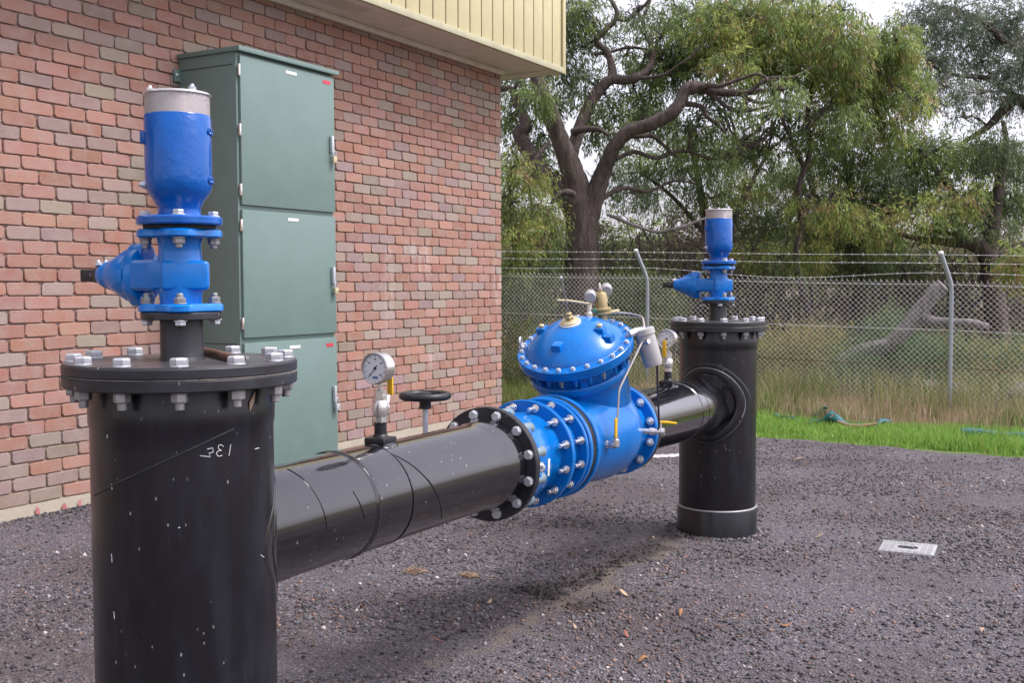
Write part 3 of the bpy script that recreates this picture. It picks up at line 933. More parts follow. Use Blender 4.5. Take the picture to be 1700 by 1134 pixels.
def standpipe(s0, side, dz, label, bolt_phase, RB):
    root = thing_s('standpipe', label, 'standpipe', s0, 0, dz)
    ztop = 1.2545+dz
    q = MB()
    prof = [(RB, -0.25), (RB, ztop-0.060)] if side > 0 else [(RB, -0.25), (RB, ztop-0.060)]
    pr = [(RB, -0.25)] + [(RB, z) for z in np.linspace(0.16, 1.05, 8)] + [(RB, ztop-0.16), (RB+0.003, ztop-0.15), (RB+0.004, ztop-0.115), (RB+0.001, ztop-0.10), (RB, ztop-0.058)]
    q.lathe(pr, 96, (s0, 0, 0))
    bar = q.build('barrel', M['black'], root, smooth=50)
    q = MB(); q.lathe([(RB, -0.2), (RB+0.009, -0.2), (RB+0.009, 0.150+dz), (RB+0.006, 0.157+dz), (RB-0.002, 0.160+dz)], 96, (s0, 0, 0)); q.build('base_collar', M['black'], root)
    q = MB(); q.lathe([(RB-0.002, 0.158+dz), (RB+0.0085, 0.158+dz), (RB+0.009, 0.161+dz), (RB+0.006, 0.165+dz), (RB-0.002, 0.167+dz)], 96, (s0, 0, 0)); q.build('collar_seam', M['galv_dull'] if side < 0 else M['black'], root)
    q = MB(); q.disc(RF, ztop-0.058, ztop-0.0305, 96, (s0, 0, 0), ch=0.003, ri=0.15); fl = q.build('barrel_flange', M['black_steel'], root)
    q = MB(); q.disc(RF-0.001, ztop-0.0308, ztop-0.0278, 96, (s0, 0, 0), ch=0.0008); q.build('gasket', M['sealant'], root)
    q = MB(); q.disc(RF, ztop-0.028, ztop-0.003, 96, (s0, 0, 0), ch=0.003); q.build('blind_flange', M['black_steel'], root)
    q = MB(); q.disc(RF-0.004, ztop-0.004, ztop, 96, (s0, 0, 0), ch=0.001); q.build('flange_face', M['black_top'], root)  # lid top disc, paler than its flange: sky sheen in its colour
    for k in range(12):
        th = bolt_phase + k*PI/6
        x, y = s0+0.2505*math.cos(th), 0.2505*math.sin(th)
        put('tank_bolt', root, (x, y, ztop), (0, 0, 1), 'bolt', random.uniform(0, 1))
        put('tank_nut', root, (x, y, ztop-0.058), (0, 0, -1), 'nut', random.uniform(0, 1))
    q = MB(); q.lathe([(0.056, ztop), (0.0535, ztop+0.006), (0.0515, ztop+0.010), (0.0515, ztop+0.1), (0.0515, ztop+0.108)], 40, (s0, 0, 0)); nk = q.build('neck', M['black_steel'], root)
    q = MB(); q.disc(0.096, ztop+0.100, ztop+0.1175, 48, (s0, 0, 0), ch=0.002); q.build('neck_flange', M['black_steel'], root)
    for k in range(4):
        th = bolt_phase + k*PI/2
        put('small_bolt', root, (s0+0.080*math.cos(th), 0.080*math.sin(th), ztop+0.100), (0, 0, -1), 'bolt')
    # branch pipe
    q = MB()
    if side > 0:
        q.lathe([(RP, s0+0.05), (RP+0.003, s0+0.24), (RP+0.0032, s0+0.296), (RP+0.0015, s0+0.298), (RP+0.0015, s0+0.590), (RP+0.0045, s0+0.594), (RP+0.0055, s0+0.602), (RP+0.0042, s0+0.610), (RP+0.0022, s0+0.613), (RP+0.0028, s0+0.772), (RP, s0+0.775), (RP, s0+1.36), (RP+0.004, s0+1.385), (RP+0.006, s0+1.40), (RP+0.013, s0+1.455), (RP+0.016, s0+1.50)], 72, (0, 0, ZP), PA)
    else:
        q.lathe([(RP, s0-0.05), (RP+0.001, s0-0.40), (RP+0.003, s0-0.405), (RP+0.003, s0-0.73), (RP, s0-0.735), (RP, s0-1.38), (RP+0.012, s0-1.45), (RP+0.015, s0-1.487)][::-1], 72, (0, 0, ZP), PA)
    run = q.build('branch_pipe', M['black_pipe'], root, smooth=28)
    q = MB(); saddle(q, s0, side, dz, RP+0.002, 0.198, 0.005, RB); saddle(q, s0, side, dz, 0.198, min(0.226, RB*0.985), 0.003, RB); q.build('branch_wrap', M['black_pipe'] if side > 0 else M['black'], root, smooth=60)
    # bead of coating where the branch leaves the barrel, and the cut edge of the wrap
    for rr, br, mt in ((RP+0.004, 0.0045, 'black_pipe'), (0.199, 0.0028, 'galv_dull' if side < 0 else 'black_pipe')):
        pts = []
        a0_, a1_ = (0, 2*PI) if rr < 0.19 or side > 0 else (-0.35*PI+PI*0.55, 1.0*PI+PI*0.12)
        for th in np.linspace(a0_, a1_, 40):
            t = rr*math.cos(th); z = zc(s0+side*RB)+rr*math.sin(th)*1.06
            pts.append((s0+side*(math.sqrt(max(RB**2-t*t, 0))+0.004), t, z))
        q = MB(); q.tube(pts, br*0.8, 6); q.build('wrap_edge', M[mt], root)
    return root, run

PH0 = math.radians(-136.2)
near, near_run = standpipe(0.0, 1, 0.0, 'large black standpipe in the left foreground with pale chalk marks and a bolted lid', PH0, 0.2187)
far, far_run = standpipe(LEN, -1, -0.034, 'black standpipe standing at the far end of the pipe, near the grass and fence', math.radians(-155), 0.2245)

# spiral tape seams on the branch pipe of the near standpipe
def helix(s_a, s_b, th_a, th_b, r, br, name, parent, mat='black_pipe', n=26):
    pts = []
    for f in np.linspace(0, 1, n):
        th = th_a+(th_b-th_a)*f; s = s_a+(s_b-s_a)*f
        pts.append((s, r*math.cos(th), zc(s)+r*math.sin(th)))
    q = MB(); q.tube(pts, br, 6); return q.build(name, M[mat], parent)
helix(0.66, 1.0, 0.35*PI, 1.22*PI, RP+0.0008, 0.0022, 'tape_seam', near_run)
helix(0.598, 0.604, 0.1*PI, 1.55*PI, RP+0.0048, 0.0024, 'weld_bead', near_run)
helix(0.775, 0.79, 0.3*PI, 1.5*PI, RP+0.0016, 0.0018, 'tape_seam', near_run)
helix(0.33, 0.36, 0.6*PI, 1.02*PI, RP+0.002, 0.0016, 'tape_seam', near_run)
helix(0.50, 0.53, 0.85*PI, 1.02*PI, RP+0.002, 0.0014, 'tape_seam', near_run)
helix(3.60, 3.62, 0.2*PI, 1.2*PI, RP+0.002, 0.003, 'tape_seam', far_run, 'black_pipe')
# seam and chalk marks on the near barrel
def on_tank(pxs, r, name, mat, R=RB+0.0008, n=14):
    pts = []
    for (a, b) in zip(pxs[:-1], pxs[1:]):
        for f in np.linspace(0, 1, n)[:-1]:
            pts.append(tank_pt(a[0]+(b[0]-a[0])*f, a[1]+(b[1]-a[1])*f, R))
    pts.append(tank_pt(*pxs[-1], R))
    q = MB(); q.tube(pts, r, 6); return q.build(name, M[mat], near)
on_tank([(156, 822), (200, 800), (260, 772), (325, 742), (388, 712)], 0.0026, 'tape_seam', 'seam')
on_tank([(389, 711), (393, 698), (394, 682)], 0.0016, 'chalk_mark', 'galv_dull')
on_tank([(383, 738), (380, 757)], 0.0010, 'chalk_mark', 'chalk', n=4)
on_tank([(371, 742), (367, 738.5), (363, 740), (362, 744), (365, 747), (368, 748), (362, 749), (359, 753), (361, 757), (365, 758), (369, 756)], 0.0010, 'chalk_mark', 'chalk', n=3)
on_tank([(344, 746), (353, 744), (354, 751), (347, 753), (349, 759), (332, 757)], 0.0010, 'chalk_mark', 'chalk', n=3)
for a in ([(185, 804), (186, 813)], [(185, 920), (186, 934)], [(189, 1016), (190, 1028)], [(178, 722), (178, 728)], [(296, 877), (299, 876)],
          [(423, 746), (430, 744)], [(433, 922), (438, 926)]):
    on_tank(a, 0.0011, 'chalk_mark', 'chalk', n=3)

# rusty bar lying on the near lid
rod = thing_s('rusty_bar', 'rusty brown steel bar with a split end lying on the near standpipe lid', 'bar', 0.0, 0.0, 1.2545)
q = MB()
pa, pb = Vector((0.155, 0.075, 1.2655)), Vector((-0.098, -0.293, 1.2655))
# kept clear of the neck: shift towards +s
pa, pb = Vector((0.170, 0.095, 1.2650)), Vector((-0.050, -0.233, 1.2650))
q.tube([pa, pa.lerp(pb, 0.3)+Vector((0, 0, 0.001)), pa.lerp(pb, 0.7), pb], [0.0095, 0.0098, 0.0095, 0.009], 12, wob=0.06)
q.build('bar', M['rust'], rod)
q = MB(); d = (pb-pa).normalized()
q.tube([pb-d*0.03+Vector((0.014, 0, 0.002)), pb+d*0.012+Vector((0.02, -0.002, 0.004))], 0.0045, 8)
q.build('split_end', M['galv_dull'], rod)

# pointed brown leaf stuck below the lid of the near standpipe
lf = thing('dry_leaf', 'narrow dry leaf stuck under the lid of the near standpipe', 'leaf', W(*tank_pt(418, 668)))
p0, p1, p2 = (np.array(tank_pt(x, y, RB+0.004)) for x, y in ((424, 650), (418, 668), (415, 684)))
wv = np.array(tank_pt(422, 668, RB+0.005))-p1
lc = np.array(tank_pt(418, 668))
q = MB()
vs = [W(*a)-W(*lc) for a in (p0, p1+wv, p2, p1-wv)]
vs2 = [a+np.array([-0.0006, -0.0006, 0]) for a in vs]
q.add(vs+vs2, [(0, 1, 2, 3), (7, 6, 5, 4), (0, 4, 5, 1), (1, 5, 6, 2), (2, 6, 7, 3), (3, 7, 4, 0)])
q.build('leaf_blade', mat_paint('dry_leaf', (0.36, 0.26, 0.17), 0.8, 0.2, 0.1), lf, off=False)

# ================================================================== GATE VALVES AND AIR VALVES
def lobes(n_, ph, k):
    return lambda th, r: 1 - k*(0.5-0.5*math.cos(n_*(th-ph)))**1.3 if r > 0.06 else 1.0
def gate_valve(s0, z0, label):
    root = thing_s('gate_valve', label, 'gate valve', s0, 0, z0)
    z = lambda h: z0+h
    ph = PH0
    blob = lobes(4, ph, 0.20)
    q = MB()
    # flow body: neck, waist, neck, turned about the vertical
    q.lathe([(0.0, z(0.003)), (0.05, z(0.003)), (0.05, z(0.03)), (0.0525, z(0.055)), (0.053, z(0.068)), (0.053, z(0.118)), (0.0525, z(0.130)), (0.051, z(0.145)), (0.051, z(0.165)), (0.056, z(0.182)), (0.0, z(0.182))], 40, (s0, 0, 0))
    q.build('valve_body', M['blue_gate'], root, smooth=45)
    q = MB(); q.box((s0-0.002, 0.060, z(0.091)), (0.100, 0.140, 0.078)); q.build('bonnet_housing', M['blue_gate'], root, bevel=0.018, seg=3)
    Mv = Matrix.Rotation(PH0+PI/2, 3, 'Z')
    q = MB(); q.box(Vector((s0, 0, z(0.090)))+Mv @ Vector((0.012, 0.002, 0)), (0.114, 0.110, 0.072), Mv); q.build('valve_waist', M['blue_gate'], root, bevel=0.013, seg=3)
    for a, b, nm in ((0.0, 0.021, 'flange'), (0.182, 0.203, 'flange')):
        q = MB(); q.lathe([(0, z(a)), (0.096, z(a)), (0.1015, z(a+0.004)), (0.1015, z(b-0.005)), (0.096, z(b)), (0, z(b))], 72, (s0, 0, 0), rfun=blob, phase=0)
        q.build(nm, M['blue_gate'], root, smooth=45)
    # bonnet pointing to the wall (+t)
    zc_ = z(0.092)
    q = MB()
    ell = lambda th, r: 0.82+0.34*abs(math.cos(th))**1.6 if r > 0.02 else 1
    ov = lambda th, r: (0.90+0.28*abs(math.sin(th))**2.0) if r > 0.045 else 1
    q.lathe([(0, 0.112), (0.052, 0.114), (0.059, 0.120), (0.060, 0.146), (0.057, 0.153), (0, 0.155)], 48, (s0, 0, zc_), (0, 1, 0), rfun=ov, phase=0, hint=(0, 0, 1))
    q.build('bonnet_flange', M['blue_gate'], root, smooth=45)
    q = MB(); q.lathe([(0.056, 0.145), (0.057, 0.165), (0.052, 0.192), (0.043, 0.220), (0.036, 0.238), (0.037, 0.244), (0.033, 0.258), (0.028, 0.270), (0, 0.270)], 36, (s0, 0, zc_), (0, 1, 0), rfun=lambda th, r: 1.0); q.build('bonnet', M['blue_gate'], root, smooth=45)
    for sgn in (1, -1):
        q = MB(); q.tube([(s0, 0.135, zc_+sgn*0.064), (s0, 0.160, zc_+sgn*0.061), (s0, 0.190, zc_+sgn*0.051), (s0, 0.225, zc_+sgn*0.036), (s0, 0.256, zc_+sgn*0.028)], [0.014, 0.013, 0.011, 0.009, 0.006], 10); q.build('bonnet_rib', M['blue_gate'], root)
        q = MB(); q.lathe([(0.0, 0.108), (0.022, 0.110), (0.024, 0.114), (0.024, 0.156), (0.017, 0.167), (0, 0.168)], 18, (s0, 0, zc_+sgn*0.056), (0, 1, 0)); q.build('bonnet_boss', M['blue_gate'], root)
    q = MB(); q.lathe([(0.029, 0.252), (0.029, 0.262), (0.022, 0.272), (0.019, 0.30), (0, 0.30)], 24, (s0, 0, zc_), (0, 1, 0)); q.build('gland', M['black_steel'], root)
    q = MB(); q.box((s0, 0.318, zc_), (0.030, 0.046, 0.030)); q.build('spindle_cap', M['black_steel'], root, bevel=0.003)
    for sgn in (1, -1):
        put('cap_bolt', root, (s0+0.012*sgn, 0.272, zc_+0.024), (0, 0.3, 1), 'gland_bolt')
    for k in range(4):
        th = ph + k*PI/2
        x, y = s0+0.080*math.cos(th), 0.080*math.sin(th)
        put('small_nut', root, (x, y, z(0.021)), (0, 0, 1), 'nut')
        put('small_nut', root, (x, y, z(0.182)), (0, 0, -1), 'nut')
    return root

def air_valve(s0, z0, label):
    root = thing_s('air_valve', label, 'air valve', s0, 0, z0)
    z = lambda h: z0+h
    q = MB(); q.disc(0.086, z(0.0), z(0.0095), 48, (s0, 0, 0), ch=0.001); q.build('gasket', M['rubber'], root)
    q = MB(); q.disc(0.1025, z(0.0095), z(0.031), 64, (s0, 0, 0), ch=0.004); q.build('flange', M['blue_deep'], root)
    q = MB(); q.lathe([(0.0, z(0.03)), (0.056, z(0.03)), (0.051, z(0.040)), (0.051, z(0.053)), (0.060, z(0.070)), (0.073, z(0.088)), (0.0785, z(0.102)), (0.0793, z(0.12)), (0.0793, z(0.274)), (0.077, z(0.277)), (0, z(0.277))], 64, (s0, 0, 0)); bd = q.build('valve_body', M['blue_deep'], root, smooth=50)
    q = MB(); q.lathe([(0.077, z(0.274)), (0.077, z(0.325))], 64, (s0, 0, 0)); q.lathe([(0.0745, z(0.274)), (0.0745, z(0.325))], 64, (s0, 0, 0)); q.build('screen', M['screen'], root)
    q = MB(); q.disc(0.0808, z(0.324), z(0.331), 64, (s0, 0, 0), ch=0.002); q.build('cap', M['stainless'], root)
    for k in range(3):
        th = PH0 + math.radians(35) + k*2*PI/3
        put('cap_bolt', root, (s0+0.063*math.cos(th), 0.063*math.sin(th), z(0.331)), (0, 0, 1), 'bolt')
    # cast lugs and raised lettering blobs
    lat = Vector((-0.73, 0.68, 0))
    def lug(phi, zz, sz, nm):
        q = MB()
        Mx = Matrix.Rotation(phi, 3, 'Z')
        q.box((s0+0.0795*math.cos(phi), 0.0795*math.sin(phi), zz), sz, Mx); q.build(nm, M['blue_deep'], root, bevel=0.003)
    pl_ = math.atan2(0.68, -0.73); pr_ = math.atan2(-0.68, 0.73)
    lug(pl_, z(0.221), (0.018, 0.026, 0.030), 'cast_lug')
    for zz in (0.238, 0.120):
        for dphi in (-0.20, -0.02, 0.18):
            q = MB(); cx, cy = s0+0.079*math.cos(pr_-0.25+dphi), 0.079*math.sin(pr_-0.25+dphi)
            q.lathe([(0.009, -0.004), (0.009, 0.0025), (0.006, 0.004), (0.004, 0.001), (0, 0.001)], 12, (cx, cy, z(zz)), (math.cos(pr_-0.25+dphi), math.sin(pr_-0.25+dphi), 0)); q.build('cast_mark', M['blue_deep'], root)
    put('cap_bolt', root, (s0+0.0775*math.cos(pl_), 0.0775*math.sin(pl_), z(0.108)), (math.cos(pl_), math.sin(pl_), 0), 'plug')
    for k in range(4):
        th = PH0 + k*PI/2
        put('small_bolt', root, (s0+0.080*math.cos(th), 0.080*math.sin(th), z(0.031)), (0, 0, 1), 'bolt')
    return root
ZG = 1.2545+0.1175
gv = gate_valve(0.0, ZG, 'bright blue gate valve on the near standpipe, below the large air valve')
av = air_valve(0.0, ZG+0.203, 'dark blue air valve with mesh top on the near standpipe in the left foreground')
for o, lbl in ((gv, 'small looking bright blue gate valve on the far standpipe, in front of the fence'),
               (av, 'dark blue air valve with mesh top on the far standpipe, in front of the trees')):
    c = copy_tree(o)
    c['label'] = lbl
    c.location = tuple(W(LEN, 0, OFF[o.name][2]-0.034))
    OFF[c.name] = (LEN, 0, OFF[o.name][2]-0.034)

# ================================================================== PIPE FLANGES, DISMANTLING JOINT
def ring_bolts(kind, parent, s, r, n_, ph, ax, name='bolt', skip=()):
    for k in range(n_):
        if k in skip: continue
        th = ph + 2*PI*k/n_
        put(kind, parent, (s, r*math.cos(th), zc(s)+r*math.sin(th)), ax, name, 0.3*k)
P15 = math.radians(15)
q = MB(); q.disc(0.2126, 1.500, 1.532, 80, (0, 0, ZP), PA, ch=0.003, ri=0.12); fl = q.build('pipe_flange', M['black_steel'], near, smooth=40)
ring_bolts('flange_bolt', near, 1.4995, 0.187, 12, P15, (-1, 0, 0.01))
q = MB(); q.disc(0.2095, 1.532, 1.5345, 80, (0, 0, ZP), PA, ch=0.0005, ri=0.15); q.build('gasket', M['rust'], near)

dj = thing_s('dismantling_joint', 'blue ringed flange joint with protruding studs between black pipe and blue valve', 'pipe joint', 1.79, 0, 0.55)
q = MB()
scal = lambda th, r: 1 - (0.075*(0.5+0.5*math.cos(12*(th)))**2 if r > 0.19 else 0)
q.lathe([(0.15, 1.5345), (0.204, 1.5345), (0.207, 1.538), (0.207, 1.560), (0.203, 1.566), (0.178, 1.575), (0.172, 1.60)], 144, (0, 0, ZP), PA, rfun=scal)
q.build('scalloped_flange', M['blue'], dj, smooth=45)
for k in range(12):
    th = P15 + k*PI/6
    c = (1.535, 0.190*math.cos(th), zc(1.535)+0.190*math.sin(th))
    q = MB(); q.lathe([(0.0, 0), (0.0205, 0), (0.0215, 0.003), (0.0215, 0.060), (0.018, 0.067), (0, 0.068)], 18, c, PA); q.build('lug', M['galv_blue'], dj)
q = MB(); q.lathe([(0.150, 1.57), (0.176, 1.575), (0.180, 1.60), (0.180, 1.69), (0.168, 1.71), (0.166, 1.80), (0.166, 2.04)], 96, (0, 0, ZP), PA); q.build('sleeve', M['blue'], dj, smooth=40)
q = MB(); q.disc(0.2137, 1.807, 1.829, 96, (0, 0, ZP), PA, ch=0.004, ri=0.15); q.build('gland_ring', M['blue'], dj, smooth=40)
q = MB(); q.disc(0.2090, 1.949, 1.968, 96, (0, 0, ZP), PA, ch=0.004, ri=0.15); q.build('gland_ring', M['blue'], dj, smooth=40)
q = MB(); q.disc(0.2110, 1.982, 2.006, 96, (0, 0, ZP), PA, ch=0.004, ri=0.15); q.build('joint_flange', M['blue'], dj, smooth=40)
q = MB(); q.disc(0.2060, 2.006, 2.0425, 96, (0, 0, ZP), PA, ch=0.001, ri=0.15); q.build('gasket', M['rubber'], dj)
ring_bolts('stud', dj, 1.807, 0.188, 12, P15, (-1, 0, 0.01), 'stud')
ring_bolts('stud', dj, 1.949, 0.186, 12, P15, (-1, 0, 0.01), 'stud')
# plug between the lugs and a pale sticker on the sleeve
thp = math.radians(180+2)
c = (1.575, 0.186*math.cos(thp), zc(1.575)+0.186*math.sin(thp))
pax = (-0.75, math.cos(thp)*0.8, math.sin(thp)*0.8)
q = MB(); q.lathe([(0.021, -0.02), (0.021, 0.010), (0.017, 0.013), (0.015, 0.013)], 6, c, pax); q.build('plug_seat', M['galv_blue'], dj, smooth=20)
q = MB(); q.lathe([(0.0155, 0.005), (0.0155, 0.018), (0.012, 0.021), (0.006, 0.021), (0.005, 0.014), (0, 0.014)], 18, c, pax); q.build('plug', M['galv'], dj)
vs = []
for f in np.linspace(0, 1, 9):
    th = math.radians(176+22*f)
    for s in (1.655, 1.672):
        vs.append((s-0.006*math.sin(f*PI)+0.012*f, 0.1812*math.cos(th), zc(s)+0.1812*math.sin(th)))
q = MB(); q.add(vs, [(2*k, 2*k+1, 2*k+3, 2*k+2) for k in range(8)]); q.build('sticker', M['white'], dj)

# ================================================================== CONTROL VALVE
cv = thing_s('control_valve', 'bright blue control valve with bolted dome cover in the middle of the pipeline', 'valve', 2.39, 0, 0.54)
q = MB(); q.disc(0.2152, 2.0435, 2.068, 96, (0, 0, ZP), PA, ch=0.005, ri=0.12); q.build('inlet_flange', M['blue'], cv, smooth=40)
bul = lambda th, r: 1.0 if r < 0.173 else (0.172+(r-0.172)*(0.30+0.80*(0.5+0.5*math.sin(th))**0.8))/r
q = MB(); q.lathe([(0.16, 2.06), (0.172, 2.068), (0.178, 2.10), (0.198, 2.18), (0.226, 2.28), (0.246, 2.36), (0.252, 2.42), (0.244, 2.48), (0.224, 2.53), (0.192, 2.575), (0.172, 2.60), (0.165, 2.625), (0.162, 2.665), (0.168, 2.70)], 96, (0, 0, ZP), PA, rfun=bul)
q.build('valve_body', M['blue'], cv, smooth=60)
q = MB(); q.disc(0.2125, 2.700, 2.7285, 96, (0, 0, ZP), PA, ch=0.005, ri=0.12); q.build('outlet_flange', M['blue'], cv, smooth=40)
q = MB(); q.disc(0.208, 2.7285, 2.732, 80, (0, 0, ZP), PA, ch=0.0005, ri=0.14); q.build('gasket', M['rubber'], cv)
ring_bolts('outlet_nut', cv, 2.6995, 0.186, 12, P15, (-1, 0, 0.01), 'nut')
AL = 0.4481
U = Vector((-math.sin(AL), 0, math.cos(AL)))
UA = Vector((math.cos(AL), 0, math.sin(AL)))
UC = Vector((2.2725, 0, 1.179))
def up_(r, th, h): return UC + U*h + (UA*math.cos(th) + Vector((0, 1, 0))*math.sin(th))*r
q = MB(); q.lathe([(0.185, -0.40), (0.198, -0.28), (0.199, -0.19), (0.206, -0.152), (0.214, -0.142), (0.218, -0.138), (0.2205, -0.132), (0.2205, -0.110), (0.216, -0.104), (0.18, -0.104)], 96, UC, U); q.build('bonnet_neck', M['blue'], cv, smooth=40)
q = MB(); q.lathe([(0.188, -0.106), (0.188, -0.046)], 64, UC, U); q.build('bonnet_gap', M['blue'], cv)
for k in range(24):
    th = math.radians(6.27+15*k+7.5)
    p = up_(0.2327, th-math.radians(7.5), -0.075)
    q = MB(); q.lathe([(0.0105, 0.012), (0.0105, 0.029)], 6, p, U); q.lathe([(0, -0.004), (0.006, -0.004), (0.006, 0.02)], 8, p, U); q.build('cover_nut', M['blue'] if k % 3 else M['galv_dull'], cv, smooth=25)
    if k % 4 == 1:
        q = MB(); q.box(up_(0.198, th, -0.076), (0.03, 0.03, 0.066), Matrix((UA*math.cos(th)+Vector((0, 1, 0))*math.sin(th), -UA*math.sin(th)+Vector((0, 1, 0))*math.cos(th), U)).transposed()); q.build('neck_rib', M['blue'], cv, bevel=0.003)
q = MB(); q.lathe([(0.17, -0.046), (0.243, -0.046), (0.250, -0.042), (0.252, -0.036), (0.252, -0.025), (0.249, -0.0235), (0.2525, -0.022), (0.2525, -0.0125), (0.2495, -0.011), (0.253, -0.0095), (0.253, -0.003), (0.249, 0.0), (0.219, 0.0), (0.214, 0.003)] , 112, UC, U); q.build('cover_flange', M['blue'], cv, smooth=25)
dome = [(0.2145, 0.0)]
for f in np.linspace(0, 1, 16):
    r = 0.212*(1-f)
    dome.append((r if f < 1 else 0.0, 0.008+0.098*(1-(1-f)**2)**0.92))
q = MB(); q.lathe(dome, 96, UC, U); q.build('dome_cover', M['blue'], cv, smooth=60)
def dome_h(r): return 0.008+0.098*(1-(r/0.212)**2)**0.92
for k in range(24):
    th = math.radians(6.27+15*k)
    put('cover_bolt', cv, tuple(up_(0.2327, th, 0.0)), tuple(U), 'bolt', 0.4*k)
# square bosses on the dome
def near_px(px, py):
    """angle and radius on the dome plane (h=0.06) under a photograph point"""
    d = ray(px, py)
    dl = Vector((d[:2]@EX, d[:2]@NX, d[2]))
    c2 = CAM[:2]-A0
    o_ = Vector((c2@EX, c2@NX, CAM[2]))
    k = (UC+U*0.062-o_).dot(U)/dl.dot(U)
    p = o_+dl*k-(UC+U*0.062)
    return math.atan2(p.y, p.dot(UA)), p.length
for (px, py), bolt in (((926, 577), 0), ((997, 551), 1), ((901, 550), 1), ((1026, 556), 0)):
    th, r = near_px(px, py)
    r = min(r, 0.172)
    h = dome_h(r)
    Mx = Matrix((UA*math.cos(th)+Vector((0, 1, 0))*math.sin(th), -UA*math.sin(th)+Vector((0, 1, 0))*math.cos(th), U)).transposed()
    q = MB(); q.box(up_(r, th, h-0.004), (0.042, 0.042, 0.040), Mx); bs = q.build('boss', M['blue'], cv, bevel=0.003)
    if bolt:
        q = MB(); q.lathe([(0.012, 0), (0.012, 0.010), (0.009, 0.013), (0, 0.013)], 10, up_(r, th, h+0.016), U); q.build('boss_plug', M['brass_pale'], cv)
# brass cap and position rod
q = MB(); q.lathe([(0.046, 0.101), (0.046, 0.108), (0.042, 0.110)], 36, UC, U); q.build('cap_seat', M['white'], cv)
q = MB(); q.lathe([(0.0, 0.109), (0.041, 0.109), (0.041, 0.114), (0.032, 0.119), (0.022, 0.122), (0, 0.122)], 36, UC, U); q.build('brass_cap', M['brass_pale'], cv)
q = MB(); q.lathe([(0.019, 0.118), (0.019, 0.136), (0.016, 0.138), (0, 0.138)], 6, UC, U); q.lathe([(0.013, 0.136), (0.013, 0.150), (0.010, 0.152), (0, 0.152)], 12, UC, U); q.build('cap_nut', M['brass'], cv, smooth=25)
q = MB(); q.tube([UC+U*0.148, UC+U*0.25+Vector((0.004, 0, 0)), UC+U*0.318+Vector((0.006, 0, 0))], 0.0026, 8); rodp = q.build('position_rod', M['galv_dull'], cv)
q = MB(); q.lathe([(0, -0.005), (0.0055, -0.003), (0.0055, 0.004), (0, 0.006)], 10, UC+U*0.318+Vector((0.006, 0, 0)), U); q.build('rod_tip', M['white'], cv)
# lifting eye on the rim
th, r = near_px(879, 558)
pe = up_(0.233, th, 0.004)
q = MB(); q.lathe([(0.013, 0), (0.013, 0.012), (0, 0.014)], 12, pe, U)
tv = UA*math.cos(th)+Vector((0, 1, 0))*math.sin(th); tw = Vector((0, 0, 1))
side_ = tv.cross(U)
pts = [pe + U*0.034 + (U*math.sin(a)+side_*math.cos(a))*0.020 for a in np.linspace(0, 2*PI, 21)]
q.tube(pts, 0.0048, 8, caps=False); q.build('lifting_eye', M['galv'], cv)

# pilot gear: things mounted on the control valve
fp = thing_s('filter_canister', 'white grey cylindrical filter canister on a bracket beside the dome of the control valve', 'filter', 2.40, -0.27, 1.10)
ft, fb = Vector((2.405, -0.262, 1.242)), Vector((2.425, -0.305, 1.082))
fa = (fb-ft).normalized()
q = MB(); q.lathe([(0, -0.004), (0.040, -0.004), (0.047, 0.001), (0.047, 0.024), (0.043, 0.027), (0.043, 0.030)], 32, ft, fa); q.build('filter_head', M['offwhite'], fp)
q = MB(); q.lathe([(0.042, 0.026), (0.043, 0.06), (0.041, 0.15), (0.036, 0.163), (0, 0.166)], 32, ft, fa); q.build('filter_bowl', M['offwhite'], fp)
q = MB(); q.lathe([(0.014, -0.014), (0.014, -0.004)], 6, ft, fa); q.build('filter_nut', M['galv'], fp)
q = MB(); a_, b_ = Vector((2.345, -0.222, 1.222)), Vector((2.40, -0.262, 1.236))
q.tube([a_, a_.lerp(b_, 0.5)+Vector((0, 0, 0.006)), b_], [0.018, 0.016, 0.018], 8); q.build('bracket', M['galv'], fp, smooth=20)
q = MB(); q.lathe([(0.012, -0.012), (0.012, 0.016), (0, 0.018)], 6, (2.375, -0.287, 1.190), (-0.3, -0.9, 0.2)); q.build('fitting', M['stainless'], fp)

pv = thing_s('pilot_valve', 'bronze pilot valve with spring housing behind the dome of the control valve', 'pilot valve', 2.43, -0.06, 1.29)
pc = Vector((2.43, -0.06, 1.30))
pax_ = Vector((-0.12, 0.05, 1)).normalized()
q = MB(); q.lathe([(0.020, -0.05), (0.020, 0.0), (0.034, 0.004), (0.042, 0.008), (0.042, 0.018), (0.036, 0.021), (0.042, 0.024), (0.042, 0.032), (0.030, 0.036), (0, 0.037)], 28, pc, pax_); q.build('pilot_body', M['brass'], pv, smooth=30)
q = MB(); q.lathe([(0.027, 0.034), (0.027, 0.092), (0.022, 0.102), (0.010, 0.104), (0.010, 0.112), (0, 0.112)], 28, pc, pax_); q.build('spring_housing', M['brass'], pv, smooth=35)
q = MB(); q.lathe([(0.0045, 0.11), (0.0045, 0.142), (0.003, 0.145), (0, 0.145)], 10, pc, pax_); q.lathe([(0.010, 0.114), (0.010, 0.122), (0, 0.123)], 6, pc, pax_); q.build('adjusting_screw', M['stainless'], pv)
q = MB(); q.lathe([(0.010, 0.03), (0.010, 0.062), (0.012, 0.062), (0.012, 0.075), (0, 0.076)], 10, pc+pax_*0.012, (0.55, -0.8, 0.05)); q.build('elbow', M['brass_pale'], pv)
